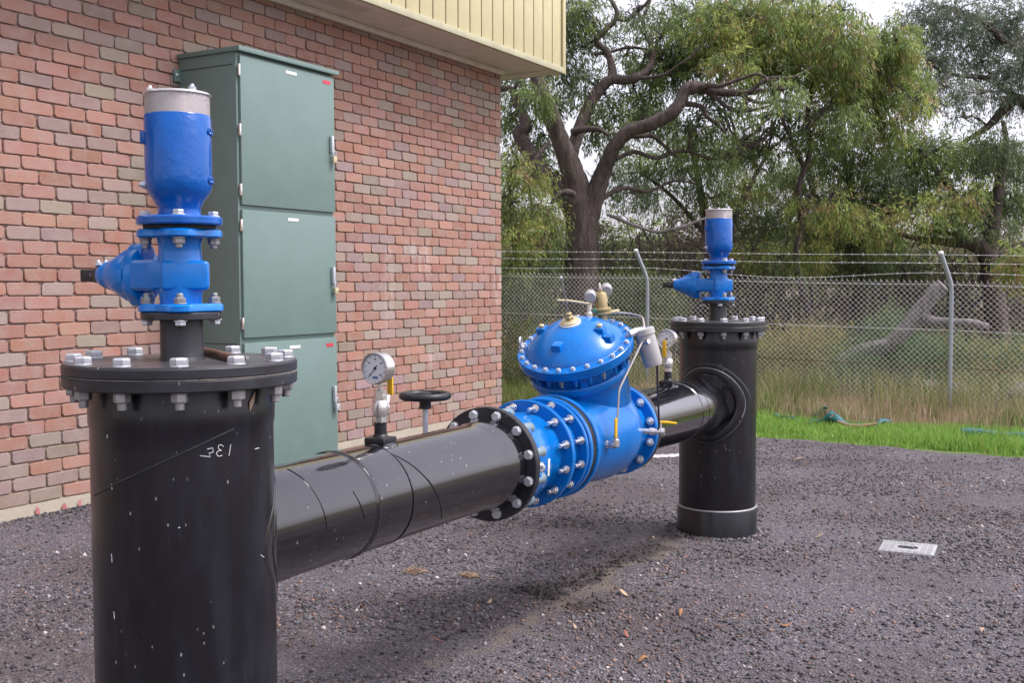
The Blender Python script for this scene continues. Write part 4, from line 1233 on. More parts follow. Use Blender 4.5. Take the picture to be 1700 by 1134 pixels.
for k, (c, ax, lbl) in enumerate(((Vector((2.372, -0.028, 1.384)), (0.80, 0.35, 0.35), 'small white cased gauge left of the bronze pilot valve'),
                                  (Vector((2.485, -0.055, 1.412)), (0.80, 0.40, 0.35), 'small white cased gauge right of the bronze pilot valve, slightly higher'))):
    g = thing_s('pilot_gauge', lbl, 'gauge', c.x, c.y, c.z-0.03, 'small gauges of the pilot valve')
    q = MB(); q.lathe([(0, -0.018), (0.022, -0.018), (0.025, -0.014), (0.025, 0.012), (0.027, 0.013), (0.027, 0.018), (0.022, 0.020), (0, 0.020)], 28, c, ax); q.build('gauge_case', M['offwhite'], g, smooth=35)
    q = MB(); a_ = c + Vector((0, 0, -0.028)); b_ = (pc+pax_*0.05 if k else Vector((2.345, -0.035, 1.30)))
    q.tube([a_, a_+Vector((0, 0, -0.02)), b_], [0.008, 0.008, 0.007], 8); q.build('stem', M['brass_pale'], g)
# needle cluster left of the pilot: a small manifold with cocks
mf = thing_s('needle_manifold', 'small nickel manifold with cocks on top of the dome, left of the pilot valve', 'manifold', 2.33, -0.03, 1.27)
q = MB(); q.lathe([(0.016, 0), (0.016, 0.05), (0.011, 0.055), (0.011, 0.085), (0, 0.086)], 12, (2.345, -0.035, 1.262), (0, 0, 1)); q.build('manifold_body', M['chrome'], mf)
q = MB(); q.tube([(2.345, -0.035, 1.352), (2.30, 0.04, 1.366), (2.275, 0.085, 1.368)], 0.0055, 8); q.build('manifold_pipe', M['brass_pale'], mf)
q = MB(); q.tube([(2.345, -0.035, 1.292), (2.315, 0.02, 1.294), (2.295, 0.05, 1.294)], 0.0065, 8); q.lathe([(0.012, -0.006), (0.012, 0.006), (0, 0.008)], 8, (2.322, 0.006, 1.294), (-0.4, 0.9, 0)); q.build('cock', M['chrome'], mf)
q = MB(); q.lathe([(0.010, 0), (0.010, 0.012), (0, 0.014)], 10, (2.358, -0.05, 1.318), (0.3, -0.6, 0.5)); q.build('green_cap', M['green_cap'], mf)
q = MB(); q.box((2.352, -0.035, 1.252), (0.075, 0.055, 0.035), Matrix.Rotation(-AL, 3, 'Y')); q.build('mounting_pad', M['blue'], cv, bevel=0.005)

# control tubing
def tubing(name, lbl, pts, r, mat):
    r = r*0.85
    o = thing_s(name, lbl, 'tube', *pts[0])
    q = MB()
    sm = []
    P_ = [Vector(p) for p in pts]
    for k, p in enumerate(P_):
        if 0 < k < len(P_)-1:
            a = (P_[k-1]-p); b = (P_[k+1]-p)
            d_ = min(0.02, a.length*0.4, b.length*0.4)
            a.normalize(); b.normalize()
            s0_, s1_ = p+a*d_, p+b*d_
            for f in (0, 0.33, 0.66, 1): sm.append((s0_*(1-f)**2 + p*2*f*(1-f) + s1_*f*f))
        else: sm.append(p)
    q.tube(sm, r, 8); q.build('tube', M[mat], o)
    return o
tubing('control_tube', 'silver control tube from the pilot valve down to the white filter canister', [(2.47, -0.11, 1.312), (2.50, -0.17, 1.306), (2.475, -0.232, 1.294), (2.42, -0.262, 1.246)], 0.0052, 'copper_tube')
tubing('control_tube', 'silver control tube from the filter down to the yellow handled cock on the inlet side', [(2.378, -0.275, 1.196), (2.352, -0.272, 1.180), (2.213, -0.232, 1.000), (2.193, -0.228, 0.80)], 0.0055, 'copper_tube')
tubing('control_tube', 'dark brown control tube from the filter down to the cock by the outlet flange', [(2.41, -0.305, 1.20), (2.43, -0.312, 1.17), (2.60, -0.262, 0.80), (2.605, -0.25, 0.778)], 0.0055, 'dark_tube')
c1 = thing_s('shutoff_cock', 'small nickel cock with upright yellow handle on the inlet side of the control valve', 'valve', 2.19, -0.22, 0.75)
q = MB(); q.lathe([(0.013, -0.03), (0.013, 0.012), (0.018, 0.014), (0.018, 0.030), (0.014, 0.032), (0.014, 0.048), (0.017, 0.05), (0.017, 0.062)], 10, (2.178, -0.165, 0.768), (0.10, -1, 0.04)); q.build('cock_body', M['chrome'], c1, smooth=25)
q = MB(); q.lathe([(0.013, -0.016), (0.016, -0.012), (0.016, 0.014), (0.011, 0.018), (0.011, 0.03)], 10, (2.192, -0.226, 0.776), (0, 0, 1)); q.build('elbow', M['chrome'], c1, smooth=25)
q = MB(); q.box((2.178, -0.232, 0.842), (0.020, 0.008, 0.082)); q.build('handle', M['yellow'], c1, bevel=0.0035)
c2 = thing_s('shutoff_cock', 'small nickel cock with level yellow lever in front of the outlet flange', 'valve', 2.60, -0.24, 0.76)
q = MB(); q.lathe([(0.012, -0.06), (0.012, -0.02), (0.017, -0.018), (0.017, 0.0), (0.013, 0.002), (0.013, 0.03), (0.017, 0.032), (0.017, 0.048), (0, 0.05)], 10, (2.604, -0.236, 0.776), (0.25, -1, 0.0)); q.build('cock_body', M['chrome'], c2, smooth=25)
q = MB(); q.lathe([(0.006, 0), (0.006, 0.03)], 8, (2.615, -0.262, 0.784), (0, 0, 1)); q.build('spindle', M['galv'], c2)
q = MB(); q.tube([(2.617, -0.255, 0.817), (2.635, -0.29, 0.816), (2.655, -0.325, 0.811)], [0.006, 0.007, 0.005], 8); q.build('lever', M['yellow'], c2)

# flange of the far branch
q = MB(); q.disc(0.2115, 2.732, 2.764, 80, (0, 0, ZP), PA, ch=0.003, ri=0.12); q.build('pipe_flange', M['black_steel'], far, smooth=40)
ring_bolts('flange_bolt', far, 2.7645, 0.187, 12, P15, (1, 0, -0.01))

# ================================================================== GAUGES
def pressure_gauge(s, label, hdir, needle):
    zb = zc(s)+RP
    g = thing_s('pressure_gauge', label, 'pressure gauge', s, 0, zb)
    z = lambda h: zb+h
    q = MB(); q.lathe([(0.058, -0.014), (0.054, -0.004), (0.04, 0.004)], 28, (s, 0, zb)); q.build('weld_pad', M['black_pipe'], g)
    q = MB(); q.box((s, 0, z(0.010)), (0.074, 0.074, 0.022)); q.build('base_block', M['black_plastic'], g, bevel=0.004)
    q = MB(); q.lathe([(0.025, 0.020), (0.022, 0.028), (0.020, 0.03), (0.0195, 0.062), (0.021, 0.064), (0.021, 0.070), (0.018, 0.072)], 24, (s, 0, zb)); q.build('nipple', M['black_plastic'], g)
    q = MB(); q.lathe([(0.0225, 0.068), (0.0225, 0.088)], 8, (s, 0, zb))
    q.lathe([(0.0215, 0.086), (0.024, 0.092), (0.0255, 0.100), (0.0262, 0.112), (0.0255, 0.124), (0.022, 0.134), (0.019, 0.138)], 28, (s, 0, zb))
    q.lathe([(0.0275, 0.106), (0.0275, 0.111)], 28, (s, 0, zb)); q.build('ball_valve', M['chrome'], g, smooth=30)
    q = MB(); q.lathe([(0.021, 0.134), (0.021, 0.152), (0.018, 0.154), (0.020, 0.156), (0.020, 0.168), (0.014, 0.172), (0.007, 0.174), (0.007, 0.192)], 6, (s, 0, zb)); q.build('reducer', M['chrome'], g, smooth=20)
    e_ = hdir
    q = MB(); q.lathe([(0.008, 0.018), (0.008, 0.042), (0, 0.044)], 8, (s, 0, z(0.112)), e_); q.build('spindle', M['galv'], g)
    ev = Vector(e_)
    q = MB(); q.tube([Vector((s, 0, z(0.116)))+ev*0.034, Vector((s, 0, z(0.150)))+ev*0.046], [0.009, 0.008], 4); q.build('lever_arm', M['stainless'], g, smooth=20)
    q = MB(); q.box(Vector((s, 0, z(0.192)))+ev*0.056, (0.008 if abs(ev.x) > 0.5 else 0.020, 0.020 if abs(ev.x) > 0.5 else 0.008, 0.088)); q.build('handle', M['yellow'], g, bevel=0.0035)
    # case faces up the pipe (-s)
    gc = Vector((s-0.004, 0, z(0.240)))
    q = MB(); q.lathe([(0, -0.022), (0.044, -0.022), (0.048, -0.018), (0.048, 0.016), (0.0515, 0.017), (0.0515, 0.024), (0.048, 0.0265), (0.0445, 0.025), (0.0445, 0.020)], 56, gc, (-1, 0, 0)); q.build('gauge_case', M['stainless'], g, smooth=35)
    q = MB(); q.disc(0.0446, 0.016, 0.0205, 48, gc, (-1, 0, 0), ch=0.0004); dl = q.build('dial', M['dial'], g)
    x = gc.x-0.0211
    q = MB()
    for k in range(11):
        a = math.radians(225-27*k)
        q.box((x, -0.037*math.cos(a), gc.z+0.037*math.sin(a)), (0.0006, 0.0016, 0.006), Matrix.Rotation(a+PI/2, 3, 'X'))
    for a in (225, 144, 90, 36, -45):
        a = math.radians(a)
        q.box((x, -0.028*math.cos(a), gc.z+0.028*math.sin(a)), (0.0006, 0.008, 0.0035))
    q.build('dial_marks', M['ink'], dl, smooth=0)
    q = MB(); q.box((x, 0.0, gc.z-0.029), (0.0006, 0.020, 0.008)); q.build('dial_badge', M['ink_blue'], dl, smooth=0)
    a = math.radians(needle)
    tip = Vector((x-0.0022, -0.034*math.cos(a), gc.z+0.034*math.sin(a)))
    tl = Vector((x-0.0022, 0.012*math.cos(a), gc.z-0.012*math.sin(a)))
    q = MB(); q.tube([tl, tip], [0.0014, 0.0006], 6); q.lathe([(0.0045, 0), (0.0045, 0.003), (0, 0.0035)], 14, (x, 0, gc.z), (-1, 0, 0)); q.build('needle', M['ink'], dl)
    return g
pressure_gauge(0.836, 'pressure gauge with yellow handle on the near black pipe, before the brick wall', (1, 0, 0), 232)
pressure_gauge(3.415, 'pressure gauge with yellow handle in front of its dial beside the far standpipe', (-1, 0, 0), 220)

# ================================================================== HANDWHEEL
hw = thing_s('handwheel', 'black handwheel on a thin steel stem behind the near pipe', 'handwheel', 1.555, 0.30, 0.70)
hc_ = Vector((1.555, 0.30, 1.008))
q = MB(); q.tube([hc_+Vector((math.cos(a)*0.087, math.sin(a)*0.087, 0)) for a in np.linspace(0, 2*PI, 49)], 0.0145, 14, caps=False); q.build('rim', M['black_plastic'], hw, smooth=60)
q = MB(); q.lathe([(0.024, -0.05), (0.022, -0.02), (0.026, -0.012), (0.026, 0.010), (0.016, 0.014), (0, 0.014)], 20, hc_); q.build('hub', M['black_plastic'], hw)
for k in range(3):
    a = 0.5+k*2*PI/3
    q = MB(); q.tube([hc_+Vector((math.cos(a)*0.02, math.sin(a)*0.02, -0.004)), hc_+Vector((math.cos(a)*0.084, math.sin(a)*0.084, 0.0))], 0.010, 8); q.build('spoke', M['black_plastic'], hw)
q = MB(); q.tube([hc_+Vector((0, 0, -0.04)), Vector((1.555, 0.30, 0.80))], 0.0105, 12); q.build('stem', M['galv'], hw)
q = MB(); q.lathe([(0, 0.70), (0.03, 0.70), (0.045, 0.715), (0.045, 0.79), (0.03, 0.81), (0.024, 0.85), (0.016, 0.86), (0, 0.86)], 24, (1.555, 0.30, 0)); q.build('valve_body', M['black_steel'], hw)
q = MB(); q.tube([(1.555, 0.15, 0.755), (1.555, 0.30, 0.755)], 0.032, 16); q.build('side_branch', M['black_pipe'], hw)
# ================================================================== SMALL THINGS ON THE GROUND
cs = [Pz(1466, 918), Pz(1473, 898), Pz(1549, 904), Pz(1543, 923)]
c0 = sum(cs)/4
pit = thing('pit_lid', 'pale grey square pit lid with dark oval grip set in the gravel', 'pit lid', c0, math.radians(4))
q = MB(); q.box((0, 0, -0.02), (0.262, 0.290, 0.05)); q.build('lid_plate', M['pit'], pit, bevel=0.004, off=False)
q = MB(); q.box((0, 0, -0.022), (0.30, 0.328, 0.046)); q.build('lid_frame', M['black_top'], pit, bevel=0.004, off=False)
for r_ in range(9):
    for c_ in range(8):
        x, y = -0.108+r_*0.027, -0.115+c_*0.033
        if abs(x) < 0.06 and abs(y) < 0.065: continue
        q = MB() if (r_ == 0 and c_ == 0) else q
        if r_ == 0 and c_ == 0: pass
        q.box((x, y, 0.006), (0.019, 0.025, 0.004))
q.build('tread', M['pit'], pit, smooth=0, off=False, kind='stuff')
q = MB(); q.lathe([(0.0, 0.0056), (0.040, 0.0056), (0.043, 0.0066)], 28, (0, 0, 0), rfun=lambda th, r: 0.72+0.55*abs(math.sin(th))**1.5 if r > 0.01 else 1); q.build('grip_recess', M['rubber'], pit, off=False)
q = MB(); q.tube([(-0.012, -0.035, 0.006), (-0.012, -0.02, 0.012), (-0.012, 0.02, 0.012), (-0.012, 0.035, 0.006)], 0.004, 6); q.build('grip', M['galv_dull'], pit, off=False)

# white paint dashes on the gravel behind the pipe
a, b = Pz(1082, 759), Pz(1130, 757)
wp = thing('paint_stripe', 'short white painted stripe on the gravel behind the control valve', 'paint mark', (a+b)/2)
d = (b-a); d2 = np.array([0.06, 0.07, 0])
vs, fs = [], []
for k, f in enumerate(np.linspace(-0.55, 0.75, 14)):
    for sgn in (-1, 1):
        p = d*f + d2*sgn*(0.8+0.25*math.sin(k*2.3+sgn))*(0.6 if k in (0, 13) else 1)
        pz = float(ground_z((a+b)[0]/2+p[0], (a+b)[1]/2+p[1]))+0.006-((a+b)/2)[2]
        vs.append((p[0], p[1], pz))
for k in range(13): fs.append((2*k, 2*k+1, 2*k+3, 2*k+2))
q = MB(); q.add(vs, fs); q.build('stripe', mat_paint('worn_white', (0.50, 0.49, 0.49), 0.8, 0.3, 0.3, 90, dirt=(0.1, 0.09, 0.1), dirt_amt=0.9), wp, off=False, smooth=0)

# weathered dead tree lying against the fence
def limb(mb, pts, rad, n=12, wob=0.05):
    """Smooth tube through control points."""
    pts = [np.array(p, float) for p in pts]
    out, rr = [], []
    for i in range(len(pts)-1):
        p0 = pts[max(i-1, 0)]; p1 = pts[i]; p2 = pts[i+1]; p3 = pts[min(i+2, len(pts)-1)]
        m_ = 5
        for k in range(m_):
            f = k/m_
            out.append(0.5*((2*p1)+(-p0+p2)*f+(2*p0-5*p1+4*p2-p3)*f*f+(-p0+3*p1-3*p2+p3)*f**3))
            rr.append(rad[i]*(1-f)+rad[i+1]*f)
    out.append(pts[-1]); rr.append(rad[-1])
    mb.tube(out, rr, n, wob=wob)
    return out

lx = 3.75
def atX(px, py, X):
    d = ray(px, py); return CAM + d*(X-CAM[0])/d[0]
lg = thing('dead_trunk', 'weathered grey dead trunk with a side limb leaning behind the chain link fence', 'log', atX(1400, 610, lx))
LO = np.array(lg.location)
q = MB()
tr = [(1392, 606, lx-0.05, .105), (1430, 585, lx, .10), (1478, 572, lx, .10), (1505, 545, lx+0.03, .10), (1530, 512, lx+0.05, .095), (1550, 488, lx+0.05, .09), (1566, 473, lx+0.05, .088)]
limb(q, [atX(a, b, c)-LO for a, b, c, r in tr], [r for *_, r in tr], 18, 0.09)
q.build('trunk', M['bark_grey'], lg, off=False, smooth=60)
q = MB()
sl = [(1522, 520, lx+0.04, .07), (1545, 532, lx, .058), (1585, 535, lx-0.05, .052), (1615, 537, lx-0.08, .05), (1641, 543, lx-0.1, .036)]
limb(q, [atX(a, b, c)-LO for a, b, c, r in sl], [r for *_, r in sl], 12, 0.08)
q.build('side_limb', M['bark_grey'], lg, off=False, smooth=60)

# pale boulders beyond the fence
def rock(loc, sx, sy, sz, label, seed):
    r_ = random.Random(seed)
    bm = bmesh.new()
    bmesh.ops.create_icosphere(bm, subdivisions=3, radius=1)
    ph = [r_.uniform(0, 6) for _ in range(6)]
    for v in bm.verts:
        c = v.co
        k = 1+0.14*math.sin(c.x*3+ph[0])+0.12*math.sin(c.y*4+ph[1])+0.1*math.sin(c.z*5+ph[2])+0.05*math.sin(c.x*9+c.z*7+ph[3])
        v.co = Vector((c.x*sx*k, c.y*sy*k, max(c.z*sz*k, -0.25*sz)))
    me = bpy.data.meshes.new('boulder'); bm.to_mesh(me); bm.free()
    me.shade_smooth(); me.set_sharp_from_angle(angle=math.radians(38)); me.materials.append(M['rock'])
    o = link_obj('boulder', me, None, loc, (0, 0, r_.uniform(0, 3)))
    return tag(o, label, 'boulder', 'boulders beyond the fence')
for k, (px, py, X, s_, lbl) in enumerate(((1543, 628, 3.5, .10, 'pale boulder left of the right hand fence post, low behind the fence'),
                             (1588, 637, 3.4, .12, 'pale boulder directly behind the foot of the right hand fence post'),
                             (1697, 640, 3.3, .17, 'large pale boulder cut off by the right edge of the view'))):
    p = atX(px, py, X)
    rock((p[0], p[1], p[2]-0.10), s_*1.15, s_*1.0, s_*0.85, lbl, 40+k)

# torn teal plastic in the grass and a teal hose
def crumple(px, py, L_, H_, seed, label, yaw):
    r_ = random.Random(seed)
    p = Pz(px, py)
    o = thing('plastic_scrap', label, 'plastic scrap', p, yaw)
    n_, m_ = 16, 7
    ph = [r_.uniform(0, 6) for _ in range(5)]
    vs, fs = [], []
    for i_ in range(n_+1):
        for j in range(m_+1):
            u, v_ = i_/n_, j/m_
            x = (u-0.5)*L_; y = 0.10*math.sin(u*7+ph[0])+0.07*math.sin(v_*5+u*9+ph[1])
            hh = H_*(0.55+0.45*math.sin(u*6+ph[2]))*(0.7+0.3*math.sin(u*19+ph[3]))
            vs.append((x+0.03*math.sin(v_*9+ph[4]), y, v_*hh))
    for i_ in range(n_):
        for j in range(m_):
            if r_.random() < 0.10: continue
            a_ = i_*(m_+1)+j
            fs.append((a_, a_+1, a_+m_+2, a_+m_+1))
    me = bpy.data.meshes.new('sheet'); me.from_pydata(vs, [], fs); me.shade_smooth(); me.materials.append(M['teal'])
    ob = link_obj('sheet', me, o)
    md = ob.modifiers.new('thick', 'SOLIDIFY'); md.thickness = 0.004
    return o
crumple(1340, 702, 0.55, 0.17, 3, 'teal plastic scrap in the green grass nearest the far standpipe', math.radians(-55))
crumple(1420, 708, 0.75, 0.16, 8, 'larger torn teal and black plastic scrap in the green grass, further right', math.radians(-60))
p = Pz(1422, 714)
bb = thing('bark_strip', 'curved orange brown bark strip lying before the torn teal plastic', 'bark strip', p)
q = MB(); q.tube([(0.05, 0.20, 0.07), (-0.01, 0.08, 0.035), (-0.02, -0.05, 0.035), (0.02, -0.2, 0.075)], [0.010, 0.026, 0.028, 0.008], 8); q.build('strip', mat_paint('bark_strip', (0.30, 0.19, 0.11), 0.8, 0.2, 0.2), bb, off=False)
a, b = Pz(1596, 727), Pz(1720, 736)
hs_ = thing('teal_hose', 'teal plastic hose lying along the grass edge below the right hand fence post', 'hose', a)
q = MB(); q.tube([(b-a)*f + np.array([0.03*math.sin(f*5), 0, 0.045+0.008*math.sin(f*9)]) for f in np.linspace(0, 1.6, 14)], 0.045, 12); q.build('hose', M['teal'], hs_, off=False)

# loose bricks piled behind the pipe
bp = Pz(1068, 655)
pil = [(-0.13, 0.02, 0.04, 0.1), (0.13, -0.05, 0.04, -0.15), (0.30, 0.10, 0.04, 0.5), (-0.10, 0.24, 0.04, 0.3), (-0.03, 0.06, 0.116, 0.25), (0.17, 0.0, 0.116, 0.9)]
nm_ = ['loose brick at the left end of the small pile behind the far pipe', 'loose brick in the middle of the small pile behind the far pipe', 'loose brick at the right end of the small pile behind the far pipe',
       'loose brick at the back of the small pile behind the far pipe', 'loose brick on top of the small pile behind the far pipe, left one', 'loose brick on top of the small pile behind the far pipe, right one']
P_b = P(1068, 640, 9.6)
for k, (x, y, z, rz) in enumerate(pil):
    vs, fs = full_v[k]
    q = MB(); q.box((0, 0, 0), (0.11, 0.23, 0.076)); 
    o = q.build('loose_brick', M['brick_o'], None, bevel=0.006)
    o.location = (P_b[0]+x*0.9, P_b[1]+y*1.2, float(ground_z(P_b[0], P_b[1]))+z+0.10*(0))
    o.rotation_euler = (0, 0, 1.2+rz)
    o.color = (*PAL[k % 5], 1)
    tag(o, nm_[k], 'brick', 'loose bricks behind the pipe')

# dry leaves and bark chips on the gravel
leafm = [mat_paint('fallen_leaf_a', (0.42, 0.20, 0.09), 0.8, 0.25, 0.2), mat_paint('fallen_leaf_b', (0.46, 0.33, 0.22), 0.8, 0.25, 0.2), mat_paint('fallen_leaf_c', (0.30, 0.12, 0.08), 0.8, 0.25, 0.2)]
LV = [(690, 951, .045, 0, 'tuft'), (780, 958, .035, 0, 'tuft'), (755, 1045, .022, 1, 0), (724, 1067, .03, 2, 0), (968, 706, .0, 0, 0), (812, 1003, .03, 1, 0), (1035, 989, .035, 1, 0), (1082, 898, .03, 1, 0), (1070, 1101, .035, 0, 0), (1045, 1033, .02, 1, 0), (1040, 1058, .025, 2, 0),
      (1304, 1042, .03, 0, 0), (1352, 850, .04, 1, 0), (1225, 1035, .025, 1, 0), (1630, 1052, .03, 1, 0), (1130, 1022, .025, 0, 0), (1360, 893, .03, 1, 0), (600, 1010, .02, 2, 0), (955, 1045, .018, 1, 0), (1325, 765, .05, 1, 0), (1160, 905, .02, 2, 0)]
LEAF_LABEL = {
 (755, 1045): 'pale tan dry leaf lying at the lower end of the brown soil line',
 (724, 1067): 'reddish dry leaf just left of the pale leaf by the soil line',
 (812, 1003): 'tan dry leaf below the black pipe flange, left of the soil line',
 (1035, 989): 'pale dry leaf on the gravel in front of the far standpipe',
 (1082, 898): 'tan leaf lying on the dark soil beside the foot of the far standpipe',
 (1070, 1101): 'orange dry leaf nearest the bottom edge of the view, right of centre',
 (1045, 1033): 'tan dry leaf, upper of two close leaves on the open gravel',
 (1040, 1058): 'reddish dry leaf, lower of two close leaves on the open gravel',
 (1304, 1042): 'orange dry leaf on the gravel at the lower right, below the pit lid',
 (1352, 850): 'pale dry leaf on the gravel between the far standpipe and the pit lid, farther one',
 (1225, 1035): 'small tan dry leaf left of the orange leaf at the lower right',
 (1630, 1052): 'tan dry leaf at the far right of the gravel, below the pit lid',
 (1130, 1022): 'orange dry leaf on the gravel straight below the far standpipe',
 (1360, 893): 'pale dry leaf on the gravel between the far standpipe and the pit lid, nearer one',
 (600, 1010): 'small reddish dry leaf just right of the near standpipe, below the branch pipe',
 (955, 1045): 'smallest tan dry leaf right of the soil line, near the bottom',
 (1325, 765): 'dry leaf on the gravel near the green grass, right of the far standpipe',
 (1160, 905): 'small reddish dry leaf at the near side of the far standpipe foot'}
labels_l = {690: 'tuft of orange brown litter on the gravel below the near branch pipe', 780: 'smaller tuft of orange brown litter right of the first on the gravel'}
for k, (px, py, r_, mi, tf) in enumerate(LV):
    if r_ == 0: continue
    p = Pz(px, py)
    if tf == 'tuft':
        o = thing('leaf_litter', labels_l[px], 'leaf litter', p)
        vs, fs = [], []
        for j in range(70):
            a = random.uniform(0, 2*PI); rr = r_*math.sqrt(random.random())*1.3
            c = Vector((rr*math.cos(a)*0.9, rr*math.sin(a)*1.1, random.uniform(0.004, 0.018)))
            d = Vector((random.gauss(0, 1), random.gauss(0, 1), random.gauss(0, 0.3))).normalized()*0.016
            s_ = Vector((-d.y, d.x, 0))*0.22
            st = len(vs); vs += [c-d, c+s_, c+d, c-s_]; fs.append((st, st+1, st+2, st+3))
        q = MB(); q.add(vs, fs); q.build('needles', mat_paint('leaf_litter', (0.34, 0.21, 0.11), 0.85, 0.3, 0.1), o, smooth=0, off=False, kind='stuff')
        continue
    o = thing('fallen_leaf', LEAF_LABEL[(px, py)], 'leaf', p, random.uniform(0, 6), 'dry leaves on the gravel')
    vs, fs = [], []
    for i_ in range(7):
        u = i_/6-0.5
        wdt = 0.32*r_*math.sin(PI*min(0.98, max(0.02, i_/6)))
        for sgn in (-1, 0, 1):
            vs.append((u*2*r_, sgn*wdt, 0.014+0.35*abs(sgn)*wdt+0.010*math.sin(u*4+k)))
    for i_ in range(6):
        for j in range(2):
            a_ = i_*3+j; fs.append((a_, a_+1, a_+4, a_+3))
    q = MB(); q.add(vs, fs); ob = q.build('blade', leafm[mi], o, smooth=60, off=False)
    md = ob.modifiers.new('thick', 'SOLIDIFY'); md.thickness = 0.0012

# ================================================================== LOOSE GRAVEL
def frustum_ground(n_, dmin, dmax, power=1.0, lo=-0.52, hi=0.52):
    d = dmin + (dmax-dmin)*rng.random(n_)**power
    l = rng.uniform(lo, hi, n_)*d
    x = CAM[0] + FW[0]*d + RT[0]*l
    y = CAM[1] + FW[1]*d + RT[1]*l
    return x, y
def stones(name, x, y, smin, smax, seed, label, dark=None):
    r_ = np.random.default_rng(seed)
    n_ = len(x)
    base = np.array([[1, 0, 0], [-1, 0, 0], [0, 1, 0], [0, -1, 0], [0, 0, 1], [0, 0, -1]], float)
    fo = np.array([[0, 2, 4], [2, 1, 4], [1, 3, 4], [3, 0, 4], [2, 0, 5], [1, 2, 5], [3, 1, 5], [0, 3, 5]])
    s = smin+(smax-smin)*r_.random(n_)**2.6
    V_ = base[None]*s[:, None, None]*r_.uniform(0.65, 1.25, (n_, 6, 1)) + r_.normal(0, 0.22, (n_, 6, 3))*s[:, None, None]
    V_[:, :, 2] *= 0.75
    an = r_.uniform(0, 2*PI, n_); ca, sa = np.cos(an)[:, None], np.sin(an)[:, None]
    X_ = V_[:, :, 0]*ca-V_[:, :, 1]*sa; Y_ = V_[:, :, 0]*sa+V_[:, :, 1]*ca
    z0 = ground_z(x, y)+s*0.15
    pm = np.clip(1.0+0.30*np.sin(x*1.9+1.1*np.sin(y*2.3))*np.sin(y*1.5+0.8*np.sin(x*3.7))+0.16*np.sin(x*7.1+y*5.3), 0.5, 1.5)
    V_ = np.stack([X_+x[:, None], Y_+y[:, None], V_[:, :, 2]+z0[:, None]], -1).reshape(-1, 3)
    F_ = (fo[None]+6*np.arange(n_)[:, None, None]).reshape(-1, 3)
    g = (0.040+0.165*r_.random(n_)**1.5)[:, None]*np.array([[1.0, 0.925, 0.985]])
    k = r_.random(n_)
    warm = 0.07+0.20*np.clip(np.sin(x*1.3+2.0+0.9*np.sin(y*2.9))*np.sin(y*1.9-x*0.6)+0.2, 0, 1)
    tint = np.where((k < warm)[:, None], np.array([[0.19, 0.125, 0.10]])*r_.uniform(0.5, 1.4, (n_, 1)), g)
    tint = np.where((k[:, None] > 0.985), np.array([[0.46, 0.42, 0.40]])*r_.uniform(0.7, 1.2, (n_, 1)), tint)
    tint = tint*pm[:, None]
    if dark is not None:
        tint = np.where((dark < 1)[:, None], tint*(0.22+0.78*dark[:, None])*np.array([[1.0, 0.92, 0.84]]), tint)
    col = np.repeat(tint, 6, axis=0)
    o = np_mesh(name, V_, F_, M['stone'], col=col, kind='stuff')
    tag(o, label, 'gravel')
    return o
x, y = frustum_ground(345000, 3.0, 13.0, 1.0, -0.58, 0.68)
dc = (x-CAM[0])*FW[0]+(y-CAM[1])*FW[1]
thin = rng.random(len(x)) < np.clip((12.5-dc)/6.5, 0, 1)**0.8*np.clip(dc/8.0, 0.35, 1)*1.3
x, y = x[thin], y[thin]
dd = np.hypot(x-A0[0], y-A0[1])
k1 = (dd > RB+0.02) & (np.hypot(x-A1[0], y-A1[1]) > RB+0.02) & (y < -0.03) & (x < 0) & (np.abs(x-c0[0])+0 < 99)
k1 &= ~((np.abs(x-c0[0]) < 0.15) & (np.abs(y-c0[1]) < 0.165))
patch = np.sin(x*2.1+1.3*np.sin(y*1.7))*np.cos(y*2.6+x*0.7)+0.6*np.sin(x*5.3+y*3.1)
# little loose stone on the trodden soil of the trench
tm = np.full(len(x), 9.0)
for a, b in zip(TRENCH[:-1], TRENCH[1:]):
    ab = b-a; L2 = ab@ab
    tt = np.clip(((x-a[0])*ab[0]+(y-a[1])*ab[1])/L2, 0, 1)
    tm = np.minimum(tm, np.hypot(x-a[0]-tt*ab[0], y-a[1]-tt*ab[1]))
keep = k1 & (rng.random(len(x)) < np.clip(0.55+0.50*patch, 0.10, 1)) & ((tm > 0.07) | (rng.random(len(x)) < 0.30))
td = np.full(len(x), 9.0)
for a, b in zip(TRENCH_DARK[:-1], TRENCH_DARK[1:]):
    ab = b-a; L2 = ab@ab
    tt = np.clip(((x-a[0])*ab[0]+(y-a[1])*ab[1])/L2, 0, 1)
    td = np.minimum(td, np.hypot(x-a[0]-tt*ab[0], y-a[1]-tt*ab[1]))
dk_ = np.clip((td+0.03*np.sin(x*21)*np.sin(y*17)-0.03)/0.11, 0, 1)
stones('loose_gravel', x[keep], y[keep], 0.0022, 0.0135, 3, 'loose dark purple grey crushed stone scattered over the yard', dk_[keep])
# crumbs banked round the far standpipe and along the wall
th = rng.uniform(0, 2*PI, 1500); rr = RB+0.012+np.abs(rng.normal(0, 0.03, 1500))
x, y = A1[0]+rr*np.cos(th), A1[1]+rr*np.sin(th)
xw = rng.uniform(-6.4, -0.1, 2600); yw = -0.016-np.abs(rng.normal(0, 0.03, 2600))
stones('banked_gravel', np.concatenate([x, xw]), np.concatenate([y, yw]), 0.004, 0.015, 4, 'crumbs of gravel banked against the wall footing and the far standpipe')

